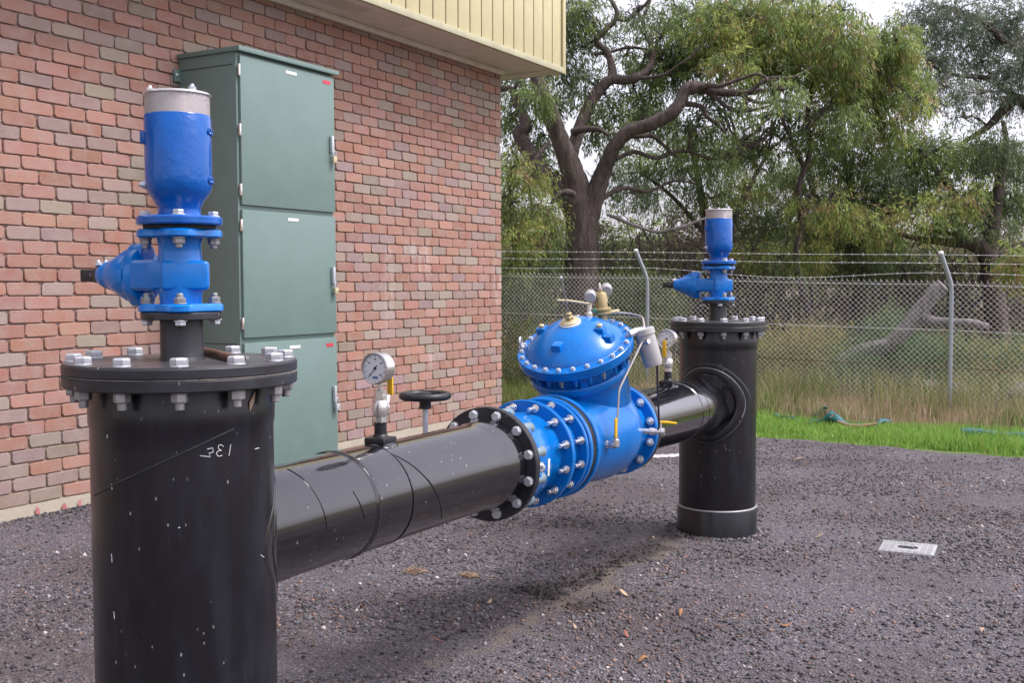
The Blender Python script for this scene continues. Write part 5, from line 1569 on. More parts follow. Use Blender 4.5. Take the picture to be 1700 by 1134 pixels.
# ================================================================== GRASS
def blades(name, x, y, z, h, wd, lean, cols, label, cat='grass', mat='blade', seed=1):
    r_ = np.random.default_rng(seed)
    n_ = len(x)
    an = r_.uniform(0, 2*PI, n_); la = r_.uniform(0, 2*PI, n_); ln = lean*r_.random(n_)*h
    dx, dy = np.cos(an)*wd/2, np.sin(an)*wd/2
    lx_, ly_ = np.cos(la)*ln, np.sin(la)*ln
    V_ = np.zeros((n_, 5, 3))
    V_[:, 0] = np.stack([x-dx, y-dy, z], -1); V_[:, 1] = np.stack([x+dx, y+dy, z], -1)
    V_[:, 2] = np.stack([x+dx*.7+lx_*.35, y+dy*.7+ly_*.35, z+h*.6], -1); V_[:, 3] = np.stack([x-dx*.7+lx_*.35, y-dy*.7+ly_*.35, z+h*.6], -1)
    V_[:, 4] = np.stack([x+lx_, y+ly_, z+h*np.sqrt(np.maximum(1-(ln/h)**2*0.5, 0.2))], -1)
    st = 5*np.arange(n_)[:, None]
    F_ = np.concatenate([st+np.array([[0, 1, 2]]), st+np.array([[0, 2, 3]]), st+np.array([[3, 2, 4]])])
    o = np_mesh(name, V_.reshape(-1, 3), F_, M[mat], col=np.repeat(cols, 5, axis=0), kind='stuff')
    return tag(o, label, cat)
def clump_xy(n_, x0, x1, y0, y1, r_, nc=0, spread=0.1):
    if not nc: return r_.uniform(x0, x1, n_), r_.uniform(y0, y1, n_)
    cx, cy = r_.uniform(x0, x1, nc), r_.uniform(y0, y1, nc)
    k = r_.integers(0, nc, n_)
    return cx[k]+r_.normal(0, spread, n_), cy[k]+r_.normal(0, spread, n_)
def tints(n_, lst, wts, r_, var=0.25):
    lst = np.array(lst); k = r_.choice(len(lst), n_, p=np.array(wts)/np.sum(wts))
    return lst[k]*r_.uniform(1-var, 1+var, (n_, 1))
r1 = np.random.default_rng(21)
x1, y1_ = clump_xy(30000, 0.02, 1.5, -8.5, -0.3, r1)
x2, y2_ = clump_xy(34000, 0.08, 1.35, -8.5, -0.3, r1, 420, 0.07)
x = np.concatenate([x1, x2]); y = np.concatenate([y1_, y2_])
fade = np.clip((1.75-x)/0.9, 0, 1)*np.clip(0.75+0.5*np.sin(y*2.9+np.sin(x*5))*np.sin(y*1.3+1), 0.25, 1)
k = (x > yard_edge(y)-0.02+0.05*r1.random(len(x))) & (r1.random(len(x)) < 0.25+0.75*fade) & ~((y < -4.2) & (y > -4.75) & (x < 0.12))
x, y = x[k], y[k]
h = (0.045+0.085*r1.random(len(x)))*np.clip((x+0.05)/0.35, 0.45, 1)*(1+0.3*np.sin(y*2.3))
blades('green_grass', x, y, ground_z(x, y)-0.008, h, 0.006+0.003*r1.random(len(x)), 0.7,
       tints(len(x), [(0.25, 0.44, 0.085), (0.32, 0.50, 0.11), (0.17, 0.32, 0.06), (0.44, 0.46, 0.17)], [5, 4, 3, 1], r1), 'bright green grass strip along the far edge of the gravel yard', seed=5)
# straw coloured tall grass at the fence
x1, y1_ = clump_xy(26000, 1.35, 4.3, -8.5, -0.2, r1)
x2, y2_ = clump_xy(30000, 1.5, 4.2, -8.5, -0.2, r1, 300, 0.12)
x = np.concatenate([x1, x2]); y = np.concatenate([y1_, y2_])
pn = np.sin(y*1.9+0.6*np.sin(x*2.3))+0.7*np.sin(y*4.7+x*3.1)+0.5*np.sin(x*6.0-y*2.2)
h = (0.08+0.36*r1.random(len(x))**1.4)*np.clip((x-0.7)/1.0, 0.35, 1)*np.clip(0.85+0.25*pn, 0.4, 1.4)
blades('dry_grass', x, y, ground_z(x, y)-0.02, h, 0.005+0.003*r1.random(len(x)), 0.6,
       tints(len(x), [(0.54, 0.41, 0.29), (0.46, 0.34, 0.24), (0.34, 0.25, 0.17), (0.25, 0.29, 0.11), (0.62, 0.53, 0.36)], [5, 4, 3, 4, 2], r1)*np.where((pn+0.7*r1.normal(0, 1, len(x)) > 1.0)[:, None], np.array([[0.48, 0.78, 0.38]]), np.array([[1.0, 1.0, 1.0]])), 'tall straw coloured dry grass growing along the chain link fence', seed=6)
x, y = clump_xy(11000, 2.3, 4.6, -8.5, 0.0, r1, 230, 0.14)
h = 0.22+0.42*r1.random(len(x))
blades('tall_weeds', x, y, ground_z(x, y)-0.02, h, 0.006+0.004*r1.random(len(x)), 0.5,
       tints(len(x), [(0.30, 0.32, 0.13), (0.40, 0.38, 0.18), (0.20, 0.27, 0.09), (0.52, 0.44, 0.27)], [5, 4, 4, 3], r1), 'tall yellow green weeds standing through and behind the chain link fence', 'weeds', seed=9)
# green grass beyond the end of the wall
x1, y1_ = clump_xy(24000, 0.2, 7.0, -0.3, 4.5, r1, 260, 0.16)
h = 0.08+0.22*r1.random(len(x1))
blades('rough_grass', x1, y1_, ground_z(x1, y1_)-0.02, h, 0.006+0.003*r1.random(len(x1)), 0.6,
       tints(len(x1), [(0.12, 0.19, 0.04), (0.17, 0.24, 0.06), (0.26, 0.24, 0.10), (0.30, 0.22, 0.12)], [5, 4, 3, 2], r1), 'rough green grass beyond the corner of the brick wall', seed=7)

# ================================================================== LEAVES AND TREES
def leaf_arrays(pos, dirs, length, width, cols, r_):
    n_ = len(pos)
    d = dirs/np.linalg.norm(dirs, axis=1, keepdims=True)
    rv = r_.normal(0, 1, (n_, 3)); sd_ = np.cross(d, rv); sd_ /= np.linalg.norm(sd_, axis=1, keepdims=True)+1e-9
    nn = np.cross(d, sd_)
    L = length[:, None]; w_ = width[:, None]
    V_ = np.zeros((n_, 4, 3))
    V_[:, 0] = pos; V_[:, 1] = pos+d*L*0.45+sd_*w_*0.5+nn*w_*0.2; V_[:, 2] = pos+d*L; V_[:, 3] = pos+d*L*0.45-sd_*w_*0.5+nn*w_*0.2
    F_ = np.arange(4*n_).reshape(n_, 4)
    return V_.reshape(-1, 3), F_, np.repeat(cols, 4, axis=0)

def sprays(centres, radii, counts, pals, r_, leaf=(0.075, 0.13), wid=(0.014, 0.022), droop=0.75, spray_n=13):
    """Leaf bunches through ellipsoidal clumps; returns leaf arrays and the spray origins."""
    PP, DD, CC, OO = [], [], [], []
    for c, rad, cnt, pal in zip(centres, radii, counts, pals):
        m_ = max(1, int(cnt/spray_n))
        u = r_.normal(0, 1, (m_, 3)); u /= np.linalg.norm(u, axis=1, keepdims=True)
        u *= (0.25+0.75*r_.random((m_, 1))**0.6)
        o = np.array(c)+u*np.array(rad)
        out = u+r_.normal(0, 0.4, (m_, 3)); out[:, 2] -= droop*0.9
        out /= np.linalg.norm(out, axis=1, keepdims=True)
        base = np.array(pal)[r_.integers(0, len(pal), m_)]*r_.uniform(0.7, 1.3, (m_, 1))
        tl = r_.uniform(0.14, 0.34, (m_, 1))
        for j in range(spray_n):
            f = (j+r_.random((m_, 1)))/spray_n
            p = o+out*tl*f+r_.normal(0, 0.025, (m_, 3))
            d = out*0.7+r_.normal(0, 0.55, (m_, 3)); d[:, 2] -= droop
            PP.append(p); DD.append(d); CC.append(base*r_.uniform(0.75, 1.25, (m_, 1)))
        OO.append(o)
    Pp = np.concatenate(PP); Dd = np.concatenate(DD); Cc = np.concatenate(CC)
    n_ = len(Pp)
    V_, F_, C_ = leaf_arrays(Pp, Dd, r_.uniform(*leaf, n_), r_.uniform(*wid, n_), Cc, r_)
    return V_, F_, C_, OO

YG = [(0.344, 0.42, 0.103), (0.279, 0.363, 0.103), (0.41, 0.438, 0.122), (0.197, 0.279, 0.094), (0.354, 0.27, 0.131)]
DG = [(0.131, 0.184, 0.089), (0.176, 0.229, 0.106), (0.106, 0.149, 0.079), (0.21, 0.246, 0.114)]
BG = [(0.164, 0.22, 0.15), (0.202, 0.257, 0.164), (0.137, 0.184, 0.125), (0.184, 0.184, 0.137)]
MG = [(0.23, 0.311, 0.101), (0.175, 0.248, 0.091), (0.284, 0.348, 0.11), (0.156, 0.193, 0.095)]
BR = [(0.163, 0.127, 0.092), (0.184, 0.141, 0.106), (0.113, 0.106, 0.07), (0.113, 0.134, 0.063)]

def twig_net(mb, start, ends, r0, r_, steps=5, n=5, wob=0.16):
    for e_ in ends:
        a = np.array(start, float); b = np.array(e_, float)
        L = np.linalg.norm(b-a)
        pts = [a]
        for k in range(1, steps):
            f = k/steps
            pts.append(a+(b-a)*f+r_.normal(0, wob*L*0.35, 3)*math.sin(f*PI)+np.array([0, 0, 0.10*L*math.sin(f*PI)]))
        pts.append(b)
        mb.tube(pts, list(np.linspace(r0, r0*0.35, steps+1)), n)

def tree(name, label, base, limbs, clumps, seed, bark='bark', leaf=(0.065, 0.125), wid=(0.013, 0.023), droop=0.75, dens=1.0, djit=0.9, group=None, cat='tree', twr=0.018, nlimb=14, lscale=1.0):
    """limbs: lists of (px, py, depth, radius); clumps: (px, py, depth, rx_px, ry_px, density, palette)."""
    r_ = np.random.default_rng(seed); random.seed(seed)
    root = thing(name, label, cat, base, 0, group)
    B = np.array(root.location)
    mb = MB(); nodes = []
    for L in limbs:
        pts = [P(a, b, c)-B for a, b, c, r in L]
        if L[0][3] > 0.2 or L is limbs[0]:
            pass
        out = limb(mb, pts, [r*lscale for *_, r in L], nlimb, 0.075)
        nodes += [np.array(o) for o in out]
    nodes = np.array(nodes)
    trunk = mb.build('trunk', M[bark], root, smooth=60, off=False)
    cs_, rs_, ct_, pl_ = [], [], [], []
    tw = MB()
    for (px, py, dp, rx, ry, de, pal) in clumps:
        dpt = dp+r_.uniform(-djit, djit)
        c = P(px, py, dpt)-B
        sx = rx*dpt/FPX; sy = ry*dpt/FPX
        cs_.append(c); rs_.append((sx*1.1, sx*1.1, sy)); ct_.append(9000*de*dens*PI*sx*sy); pl_.append(pal)
        k = np.argmin(np.linalg.norm(nodes-c, axis=1)+0.0*nodes[:, 2])
        twig_net(tw, nodes[k], [c], twr*1.3, r_, 7, 6)
    V_, F_, C_, OO = sprays(cs_, rs_, ct_, pl_, r_, leaf, wid, droop)
    print(name, len(F_))
    for c, o in zip(cs_, OO):
        m_ = min(len(o), 16)
        twig_net(tw, c, o[r_.choice(len(o), m_, replace=False)], twr*0.5, r_, 4, 4)
    tw.build('twigs', M[bark], root, smooth=60, off=False, kind='stuff')
    cr = np_mesh('crown', V_, F_, M['leaf'], root, col=C_, kind='stuff')
    return root

D = 16.0
def gnd(px, depth):
    p = P(px, 470, depth); return (p[0], p[1], float(ground_z(p[0], p[1])))
# the big twisted tree behind the fence
bz = 640
limbs1 = [
 [(972, 652, D, .37), (969, 560, D, .33), (966, 470, D, .30), (965, 400, D, .295), (964, 355, D, .30), (958, 318, D, .25), (948, 280, D-.1, .20), (932, 238, D-.2, .165), (915, 192, D-.3, .15), (901, 158, D-.3, .135), (890, 128, D-.3, .11), (872, 85, D-.3, .09)],
 [(972, 372, D, .22), (984, 335, D-.05, .19), (998, 295, D-.1, .15), (1008, 268, D-.2, .135), (1022, 240, D-.3, .125), (1046, 217, D-.4, .12), (1084, 204, D-.5, .115), (1116, 186, D-.6, .115), (1131, 166, D-.6, .105), (1138, 150, D-.6, .10), (1150, 145, D-.6, .12), (1168, 146, D-.6, .09), (1190, 152, D-.6, .075), (1222, 154, D-.7, .06), (1262, 151, D-.8, .045), (1300, 142, D-.9, .03)],
 [(948, 262, D+.05, .12), (956, 232, D+.15, .115), (967, 200, D+.25, .11), (983, 166, D+.3, .105), (1003, 140, D+.3, .10), (1016, 128, D+.3, .095), (1015, 106, D+.35, .065), (1006, 84, D+.4, .06), (990, 68, D+.4, .055), (1002, 52, D+.4, .05), (1019, 36, D+.4, .045), (1024, 18, D+.4, .04), (1012, -6, D+.4, .035), (1000, -40, D+.4, .03)],
 [(1014, 130, D+.3, .09), (1035, 132, D+.2, .085), (1055, 129, D+.1, .08), (1073, 117, D+.1, .06), (1084, 95, D+.2, .055), (1080, 72, D+.3, .045), (1070, 52, D+.4, .035), (1068, 30, D+.4, .03), (1078, 5, D+.4, .025), (1085, -30, D+.4, .02)],
 [(1022, 30, D+.4, .035), (1040, 33, D+.3, .03), (1060, 18, D+.2, .028), (1076, 0, D+.1, .024), (1090, -30, D, .02)],
 [(952, 345, D, .20), (935, 325, D+.2, .17), (905, 292, D+.5, .16), (880, 255, D+.7, .145), (866, 232, D+.7, .13), (862, 220, D+.7, .12), (874, 206, D+.7, .12), (868, 192, D+.7, .10), (858, 172, D+.7, .075), (850, 150, D+.7, .06), (838, 146, D+.7, .055), (820, 142, D+.8, .05)],
 [(1128, 171, D-.6, .06), (1150, 173, D-.5, .045), (1166, 178, D-.4, .04), (1172, 192, D-.4, .035), (1190, 205, D-.3, .03), (1205, 222, D-.3, .02)],
 [(950, 218, D+.1, .06), (976, 214, D-.1, .055), (996, 215, D-.2, .045), (1010, 224, D-.2, .03)],
 [(1040, 226, D-.3, .05), (1066, 225, D-.2, .045), (1086, 227, D-.1, .035), (1106, 245, D, .028), (1125, 262, D+.1, .018)],
 [(1160, 146, D-.6, .06), (1178, 141, D-.8, .05), (1195, 142, D-.9, .04), (1225, 132, D-1, .03), (1255, 122, D-1.1, .022)],
 [(1176, 150, D-.6, .045), (1200, 172, D-.6, .035), (1222, 184, D-.7, .03), (1245, 183, D-.8, .028), (1275, 176, D-.9, .02), (1290, 165, D-.9, .015)],
 [(952, 322, D-.35, .06), (940, 318, D-.45, .055), (928, 322, D-.5, .045), (915, 338, D-.5, .03)],
 [(912, 235, D-.4, .03), (890, 262, D-.5, .035), (876, 290, D-.5, .03), (868, 315, D-.5, .02)],
 [(988, 90, D+.4, .03), (1015, 85, D+.5, .028), (1045, 78, D+.5, .026), (1075, 82, D+.5, .022), (1090, 90, D+.4, .02)],
 [(1004, 275, D-.2, .045), (1050, 252, D-.1, .04), (1090, 262, D, .034), (1135, 250, D+.1, .028), (1185, 264, D+.1, .022), (1225, 255, D+.2, .014)],
 [(998, 330, D-.1, .045), (1035, 312, D, .038), (1075, 318, D+.1, .03), (1120, 300, D+.2, .024), (1160, 306, D+.3, .014)],
 [(1245, 152, D-.8, .035), (1275, 130, D-.9, .03), (1315, 128, D-1, .025), (1350, 110, D-1, .016)],
 [(1225, 154, D-.7, .035), (1260, 170, D-.7, .03), (1300, 166, D-.8, .024), (1345, 178, D-.8, .015)],
 [(1055, 128, D+.1, .035), (1080, 128, D, .03), (1105, 122, D-.1, .026), (1125, 108, D-.2, .02), (1150, 92, D-.2, .016)],
]
cl1 = [(945, 25, D+.6, 34, 40, .8, DG), (972, 20, D+1, 30, 30, .4, MG), (950, 88, D+.8, 26, 38, .55, DG), (965, 130, D+.9, 32, 24, .5, DG), (990, 165, D+1.2, 30, 22, .4, MG),
       (1040, 92, D+.5, 34, 22, .35, MG), (1060, 158, D+.9, 40, 22, .3, MG), (1100, 60, D+.6, 36, 34, .5, MG), (1105, 118, D+.3, 40, 24, .4, MG), (1060, 15, D+.6, 30, 20, .3, DG), (1140, 25, D+.2, 40, 34, .9, MG), (1150, 80, D, 38, 30, .65, DG),
       (1185, 55, D-.2, 36, 40, 1.0, YG), (1120, 95, D+.4, 36, 24, .5, MG), (1215, 105, D-.4, 36, 26, .8, YG), (1075, 192, D+1, 40, 24, .3, DG), (1020, 195, D+1.4, 40, 30, .35, MG),
       (897, 158, D-.2, 18, 22, 1.3, MG), (868, 150, D+.6, 18, 24, .5, DG), (1240, 170, D-.6, 30, 20, .35, MG), (1205, 215, D-.3, 20, 24, .4, MG), (1300, 150, D-1, 34, 22, .5, MG), (905, 95, D+1.2, 30, 40, .5, DG), (848, 195, D+1.3, 26, 30, .7, MG), (868, 245, D+1.3, 28, 26, .7, MG), (905, 225, D+1.2, 26, 26, .5, DG), (925, 165, D+1.3, 24, 30, .5, DG), (925, 290, D+1.4, 26, 24, .6, MG), (845, 130, D+1.3, 24, 24, .6, DG), (890, 280, D+1.4, 24, 22, .6, MG)]
tree('gnarled_tree', 'large gnarled tree with twisted brown limbs behind the fence, next to the brick wall', gnd(970, D), limbs1, cl1 + [(x_+rr_[0]*14, y_+rr_[1]*12, D+1.0, 34, 24, d_, MG if k_ % 3 else DG) for k_, (x_, y_, d_, *rr_) in enumerate(
     [(x_, y_, d_, *np.random.default_rng(int(x_*7+y_)).normal(0, 1, 2)) for x_, y_, d_ in
      [(1000, 60, .3), (1030, 130, .35), (1085, 160, .4), (1125, 130, .4), (1095, 215, .35), (1140, 215, .4), (1170, 195, .3), (1180, 235, .45), (1215, 185, .35), (1225, 235, .45), (1260, 200, .35), (1265, 240, .4),
       (1300, 185, .35), (1310, 225, .45), (1345, 170, .4), (1350, 215, .45), (1050, 200, .3), (985, 210, .3), (1390, 185, .4), (1060, 55, .3), (1165, 110, .45), (1195, 125, .4)]])], 61, 'bark', dens=0.95, lscale=0.83)

# pale yellow green gum crown in the middle
YM = YG+MG[:3]
T2 = 16.5
tree('gum_tree', 'yellow green gum tree with hanging leaves above the far standpipe, right of the gnarled tree', gnd(1345, T2),
     [[(1352, 640, T2, .07), (1346, 540, T2, .06), (1322, 440, T2, .05), (1330, 370, T2, .045), (1326, 310, T2, .042), (1345, 250, T2, .04), (1340, 190, T2, .036), (1352, 120, T2, .032), (1346, 50, T2, .026), (1355, -60, T2, .02)],
      [(1335, 280, T2, .030), (1306, 215, T2, .026), (1270, 120, T2-.2, .03), (1255, 40, T2-.3, .02)],
      [(1342, 210, T2, .045), (1400, 150, T2, .035), (1450, 120, T2, .03), (1500, 70, T2, .02)]],
     [(1230, 35, T2, 46, 44, 1.15, YM), (1285, 60, T2, 50, 44, 1.2, YM), (1340, 45, T2, 50, 44, 1.1, YM), (1395, 70, T2, 46, 44, 1.1, YM), (1300, 5, T2, 50, 26, .8, YM), (1255, 105, T2, 40, 26, .9, YM), (1330, 105, T2, 46, 30, 1.0, YM),
      (1400, 125, T2, 46, 36, 1.0, YM), (1450, 95, T2, 42, 44, 1.1, YM), (1487, 70, T2, 30, 50, 1.0, YM), (1440, 165, T2, 46, 34, 1.0, YM), (1500, 130, T2, 34, 36, .9, YM), (1465, 215, T2, 42, 30, .9, YM), (1405, 200, T2, 36, 28, .7, MG), (1290, 120, T2, 30, 20, .6, MG), (1520, 170, T2, 26, 30, .6, YM), (1395, 15, T2, 30, 22, .5, YM), (1200, 10, T2, 34, 30, .8, MG)],
     62, 'bark_dark', dens=0.82, droop=1.0)
T3 = 18.5
tree('dark_gum', 'dark blue green gum tree with fine leaves at the top right corner', gnd(1790, T3),
     [[(1800, 650, T3, .24), (1795, 480, T3, .21), (1780, 330, T3, .18), (1740, 215, T3, .14), (1690, 165, T3, .10), (1640, 210, T3, .055), (1600, 235, T3, .03)],
      [(1745, 220, T3, .12), (1720, 120, T3, .09), (1670, 70, T3, .06), (1620, 30, T3, .045), (1570, 10, T3, .03)],
      [(1690, 165, T3, .06), (1640, 130, T3, .045), (1590, 125, T3, .03), (1550, 110, T3, .02)]],
     [(1545, 40, T3, 42, 36, .8, BG), (1590, 20, T3, 42, 34, .8, BG), (1645, 40, T3, 44, 40, .75, BG), (1690, 30, T3, 40, 40, .9, BG), (1545, 100, T3, 38, 32, .8, BG), (1600, 80, T3, 42, 34, .75, BG), (1655, 105, T3, 44, 32, .8, BG), (1700, 110, T3, 36, 36, .85, BG),
      (1570, 145, T3, 42, 28, .75, BG), (1630, 155, T3, 42, 24, .6, BG), (1685, 165, T3, 36, 26, .6, BG), (1540, 165, T3, 28, 20, .5, BG), (1600, 195, T3, 34, 16, .3, BG), (1525, 20, T3, 26, 26, .6, BG), (1750, 80, T3, 50, 60, .8, BG)],
     63, 'bark_dark', dens=0.85, leaf=(.05, .09), wid=(.012, .02))
T4 = 17.2
tree('spreading_gum', 'broad gum tree with low bare branches at the right edge, above the fence post', gnd(1655, T4),
     [[(1660, 650, T4, .20), (1655, 540, T4, .18), (1648, 470, T4, .17), (1640, 425, T4, .15), (1615, 405, T4, .11), (1575, 402, T4, .07), (1530, 397, T4, .045), (1490, 388, T4, .03)],
      [(1640, 425, T4, .12), (1650, 370, T4, .10), (1660, 300, T4, .08), (1670, 240, T4, .05), (1665, 200, T4, .03)],
      [(1650, 400, T4, .08), (1600, 340, T4, .06), (1560, 290, T4, .045), (1530, 250, T4, .03)],
      [(1648, 430, T4, .09), (1680, 415, T4, .06), (1720, 400, T4, .045)],
      [(1620, 405, T4, .05), (1585, 388, T4-.2, .04), (1545, 384, T4-.3, .025), (1515, 372, T4-.3, .018)]],
     [(1500, 255, T4, 42, 34, 1.0, MG), (1555, 250, T4, 46, 30, .9, MG), (1610, 255, T4, 46, 30, .9, MG), (1660, 245, T4, 44, 34, .9, DG), (1700, 270, T4, 36, 36, 1.0, DG), (1540, 305, T4, 44, 28, .8, MG), (1590, 330, T4, 42, 30, .8, YG), (1640, 325, T4, 44, 34, 1.0, DG),
      (1695, 335, T4, 36, 32, .9, MG), (1490, 325, T4, 36, 30, .8, DG), (1520, 355, T4, 36, 22, .7, YG), (1570, 365, T4, 34, 20, .8, MG), (1640, 372, T4, 40, 18, .5, DG), (1690, 440, T4-.6, 26, 36, 1.3, YG), (1500, 440, T4+1, 40, 24, .6, DG)],
     64, 'bark_dark', dens=0.75)
T6 = 19.5
tree('willow_gum', 'bushy gum with drooping leaves between the gnarled tree and the yellow green gum', gnd(1180, T6),
     [[(1185, 640, T6, .13), (1188, 520, T6, .12), (1180, 420, T6, .10), (1165, 330, T6, .07), (1150, 250, T6, .05), (1140, 215, T6, .03)],
      [(1182, 440, T6, .07), (1225, 350, T6, .05), (1260, 280, T6, .035), (1285, 240, T6, .02)],
      [(1180, 400, T6, .05), (1120, 330, T6, .035), (1070, 290, T6, .025)]],
     [(1035, 245, T6, 34, 30, .6, MG), (1065, 285, T6, 36, 28, .7, DG), (1105, 255, T6, 40, 30, .7, MG), (1150, 235, T6, 40, 26, .7, MG), (1140, 285, T6, 38, 30, .75, DG), (1195, 275, T6, 40, 30, .7, MG), (1240, 245, T6, 40, 26, .7, MG), (1180, 330, T6, 42, 30, .8, MG), (1235, 315, T6, 42, 34, .9, YG), (1090, 325, T6, 36, 26, .6, DG), (1045, 320, T6, 36, 26, .5, DG), (1285, 300, T6, 36, 34, .9, MG), (1215, 370, T6, 40, 24, .8, DG), (1270, 365, T6, 40, 30, .9, MG), (1015, 290, T6, 30, 26, .6, DG)],
     65, 'bark_dark', dens=0.8, droop=1.0, leaf=(.05, .10), wid=(.012, .019))
T7 = 18.0
tree('bushy_gum', 'dense dark and yellow green gum bush just right of the far standpipe, behind the fence', gnd(1420, T7),
     [[(1420, 640, T7, .14), (1425, 520, T7, .12), (1430, 440, T7, .10), (1425, 370, T7, .07), (1410, 300, T7, .05), (1400, 250, T7, .03)],
      [(1428, 430, T7, .06), (1380, 370, T7, .045), (1345, 310, T7, .03)],
      [(1428, 420, T7, .06), (1465, 360, T7, .04), (1490, 310, T7, .025)]],
     [(1335, 280, T7, 40, 34, .9, MG), (1385, 255, T7, 42, 32, .8, MG), (1435, 275, T7, 40, 32, .8, MG), (1355, 335, T7, 40, 34, .7, MG), (1405, 325, T7, 44, 36, 1.1, YG), (1455, 335, T7, 40, 34, 1.0, DG), (1400, 385, T7, 46, 34, 1.2, YG), (1450, 400, T7, 42, 34, 1.1, DG), (1345, 385, T7, 36, 26, .7, MG), (1385, 430, T7, 44, 26, 1.0, MG), (1430, 445, T7, 42, 24, 1.0, DG), (1310, 350, T7, 30, 30, .5, DG), (1480, 300, T7, 30, 30, .7, DG), (1250, 415, T7-1.5, 34, 22, .8, YG), (1300, 430, T7-1.5, 34, 22, .8, MG), (1345, 420, T7-1.5, 34, 26, .9, YG), (1395, 350, T7-1.2, 34, 28, .7, YG), (1440, 370, T7-1.2, 34, 26, .7, YG), (1480, 400, T7-1, 34, 24, .7, MG), (1335, 345, T7-1.2, 30, 26, .6, YG)],
     66, 'bark_dark', dens=0.95, droop=0.95, leaf=(.05, .10), wid=(.012, .019))
T5 = 15.2
tree('wattle_bush', 'fresh yellow green feathery bush beside the corner of the brick wall, behind the fence', gnd(872, T5),
     [[(872, 640, T5, .05), (870, 520, T5, .045), (876, 430, T5, .04), (884, 370, T5, .03), (880, 320, T5, .02)],
      [(872, 470, T5, .03), (852, 400, T5, .02), (846, 330, T5, .015)],
      [(874, 450, T5, .03), (900, 400, T5, .025), (908, 380, T5, .015)]],
     [(848, 280, T5, 26, 28, .9, YG), (878, 295, T5, 28, 26, .6, YG), (850, 335, T5, 28, 26, .7, MG), (882, 360, T5, 34, 28, 1.2, YG), (905, 355, T5, 24, 26, .9, YG), (860, 395, T5, 34, 28, 1.1, YG), (900, 400, T5, 32, 28, 1.0, MG), (850, 440, T5, 30, 24, .9, MG), (890, 445, T5, 36, 22, .9, DG), (822, 330, T5, 30, 60, .8, YG), (865, 490, T5, 46, 28, .8, DG), (925, 430, T5+1.2, 30, 26, .8, MG)],
     67, 'bark_dark', dens=1.2, leaf=(.05, .09), wid=(.010, .016), djit=0.5, cat='bush')

# brown leafless scrub right of the trunk
def scrub(label, px0, px1, py0, py1, dep, n_, seed, cols=None):
    r_ = np.random.default_rng(seed); random.seed(seed)
    b = gnd((px0+px1)/2, dep)
    root = thing('dry_scrub', label, 'bush', b, 0, 'dry scrub behind the fence')
    B = np.array(root.location)
    mb = MB()
    for k in range(n_):
        px = r_.uniform(px0, px1); d_ = dep+r_.uniform(-1.0, 1.0)
        top = P(px+r_.normal(0, 40), r_.uniform(py0, py1), d_)-B
        st = P(px+r_.normal(0, 10), 620, d_)-B; st[2] = 0
        twig_net(mb, st, [top], r_.uniform(0.008, 0.02), r_, 6, 5, 0.25)
        mid = st+(top-st)*r_.uniform(0.4, 0.9)
        twig_net(mb, mid, [mid+r_.normal(0, 0.35, 3)+np.array([0, 0, 0.1]) for _ in range(5)], 0.007, r_, 4, 4, 0.3)
    mb.build('branches', M['bark'], root, smooth=60, off=False, kind='stuff')
    return root
scrub('tangle of bare brown branches behind the fence, right of the gnarled trunk', 1000, 1150, 330, 440, 17.5, 55, 71)
scrub('tangle of bare brown branches behind the fence, left of the far standpipe', 1150, 1320, 360, 450, 18.0, 45, 72)
scrub('tangle of bare brown branches behind the fence at the right edge', 1500, 1720, 390, 450, 18.6, 45, 73)
# pale bleached bough hanging across the scrub
pb_ = thing('bleached_bough', 'pale bleached fallen bough hanging in the scrub left of the far air valve', 'branch', P(1100, 386, 15.6))
B = np.array(pb_.location)
q = MB(); limb(q, [P(a, b, 15.6+c)-B for a, b, c in ((1010, 357, .3), (1025, 362, .2), (1042, 370, .1), (1070, 380, 0), (1095, 385, 0), (1120, 380, -.1), (1145, 372, -.1), (1165, 364, -.1), (1195, 355, 0))], [.02, .03, .025, .022, .022, .025, .022, .018, .01], 8, .1)
limb(q, [P(a, b, 15.6)-B for a, b in ((1120, 380), (1128, 395), (1145, 402))], [.015, .01, .006], 6, .1)
q.build('bough', M['bark_grey'], pb_, off=False, smooth=60)

# weeds behind the fence
def weeds(label, px0, px1, py0, py1, dep, cnt, pal, seed, leaf=(.03, .06), wid=(.008, .014), stuffname='weeds'):
    r_ = np.random.default_rng(seed)
    cs_, rs_, ct_, pl_ = [], [], [], []
    nC = cnt
    for k in range(nC):
        px = r_.uniform(px0, px1); d_ = dep+r_.uniform(-0.6, 0.6)
        py = r_.uniform(py0, py1)
        c = P(px, py, d_); s_ = 22*d_/FPX
        if c[2] < 0.05: c[2] = 0.05+0.1*r_.random()
        cs_.append(c); rs_.append((s_*1.3, s_*1.3, s_*1.2)); ct_.append(330); pl_.append(pal)
    V_, F_, C_, OO = sprays(cs_, rs_, ct_, pl_, r_, leaf, wid, -0.15, 10)
    o = np_mesh(stuffname, V_, F_, M['leaf'], col=C_, kind='stuff')
    return tag(o, label, 'weeds')
OLV = [(0.27, 0.27, 0.10), (0.34, 0.31, 0.11), (0.20, 0.23, 0.08), (0.42, 0.32, 0.11), (0.15, 0.18, 0.08)]
GRN = [(0.11, 0.20, 0.08), (0.14, 0.24, 0.09), (0.08, 0.14, 0.06), (0.20, 0.25, 0.11)]
weeds('olive and yellow weeds behind the fence, right of the far standpipe', 1225, 1400, 570, 640, 14.2, 120, OLV, 81)
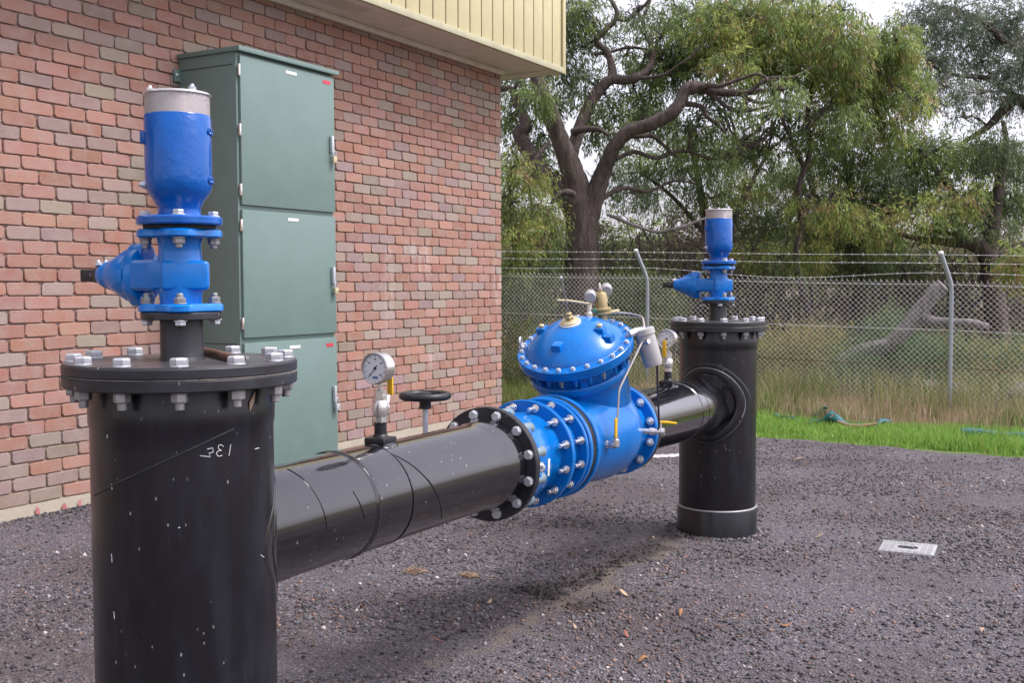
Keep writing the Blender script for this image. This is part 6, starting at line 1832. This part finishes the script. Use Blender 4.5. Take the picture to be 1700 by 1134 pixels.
weeds('fresh green weeds behind the fence below the leaning grey trunk', 1390, 1570, 592, 655, 13.6, 120, GRN, 82)
weeds('mixed green weeds behind the fence at the right edge', 1560, 1720, 590, 650, 13.6, 100, GRN+OLV, 83)
weeds('tall green shoots through the fence beside the leaning trunk', 1455, 1500, 530, 600, 14.0, 24, GRN, 84)
weeds('green weeds behind the fence between wall corner and control valve', 840, 1100, 560, 640, 15.0, 120, GRN+OLV, 85)
weeds('green creeper behind the fence above the control valve', 1010, 1110, 480, 560, 16.5, 90, MG, 86, (.05, .09), (.012, .02))

BR2 = [(0.20, 0.155, 0.115), (0.22, 0.175, 0.13), (0.15, 0.135, 0.09)]
OL2 = [(0.20, 0.20, 0.10), (0.24, 0.225, 0.11), (0.16, 0.18, 0.085)]
# the wood beyond, one dark mass
r_ = np.random.default_rng(91)
cs_, rs_, ct_, pl_ = [], [], [], []
for k in range(430):
    px = r_.uniform(780, 1760); d_ = r_.uniform(19.5, 27)
    py = r_.uniform(405, 640) if r_.random() < 0.85 else r_.uniform(370, 430)
    c = P(px, py, d_)
    if c[2] < 0.1: continue
    s_ = r_.uniform(0.35, 0.6)
    cs_.append(c); rs_.append((s_*1.4, s_*1.4, s_)); ct_.append(260); pl_.append([BR2, MG, BR2, OL2, MG][r_.integers(0, 5)])
V_, F_, C_, OO = sprays(cs_, rs_, ct_, pl_, r_, (.10, .17), (.03, .045), 0.5, 10)
o = np_mesh('far_wood', V_, F_, M['leaf'], col=C_, kind='stuff')
tag(o, 'dense dark scrub and wood beyond the fence', 'wood')
mb = MB()
random.seed(92)
for k in range(240):
    px = r_.uniform(780, 1760); d_ = r_.uniform(17.5, 25)
    a = P(px, 560, d_); a[2] = 0
    b = P(px+r_.normal(0, 45), r_.uniform(380, 520), d_+r_.normal(0, .4))
    twig_net(mb, a, [b], r_.uniform(0.010, 0.045), r_, 6, 5, 0.15)
o = mb.build('wood_stems', M['bark_dark'], None, smooth=60, kind='stuff')
tag(o, 'thin dark stems standing in the scrub beyond the fence', 'stems')
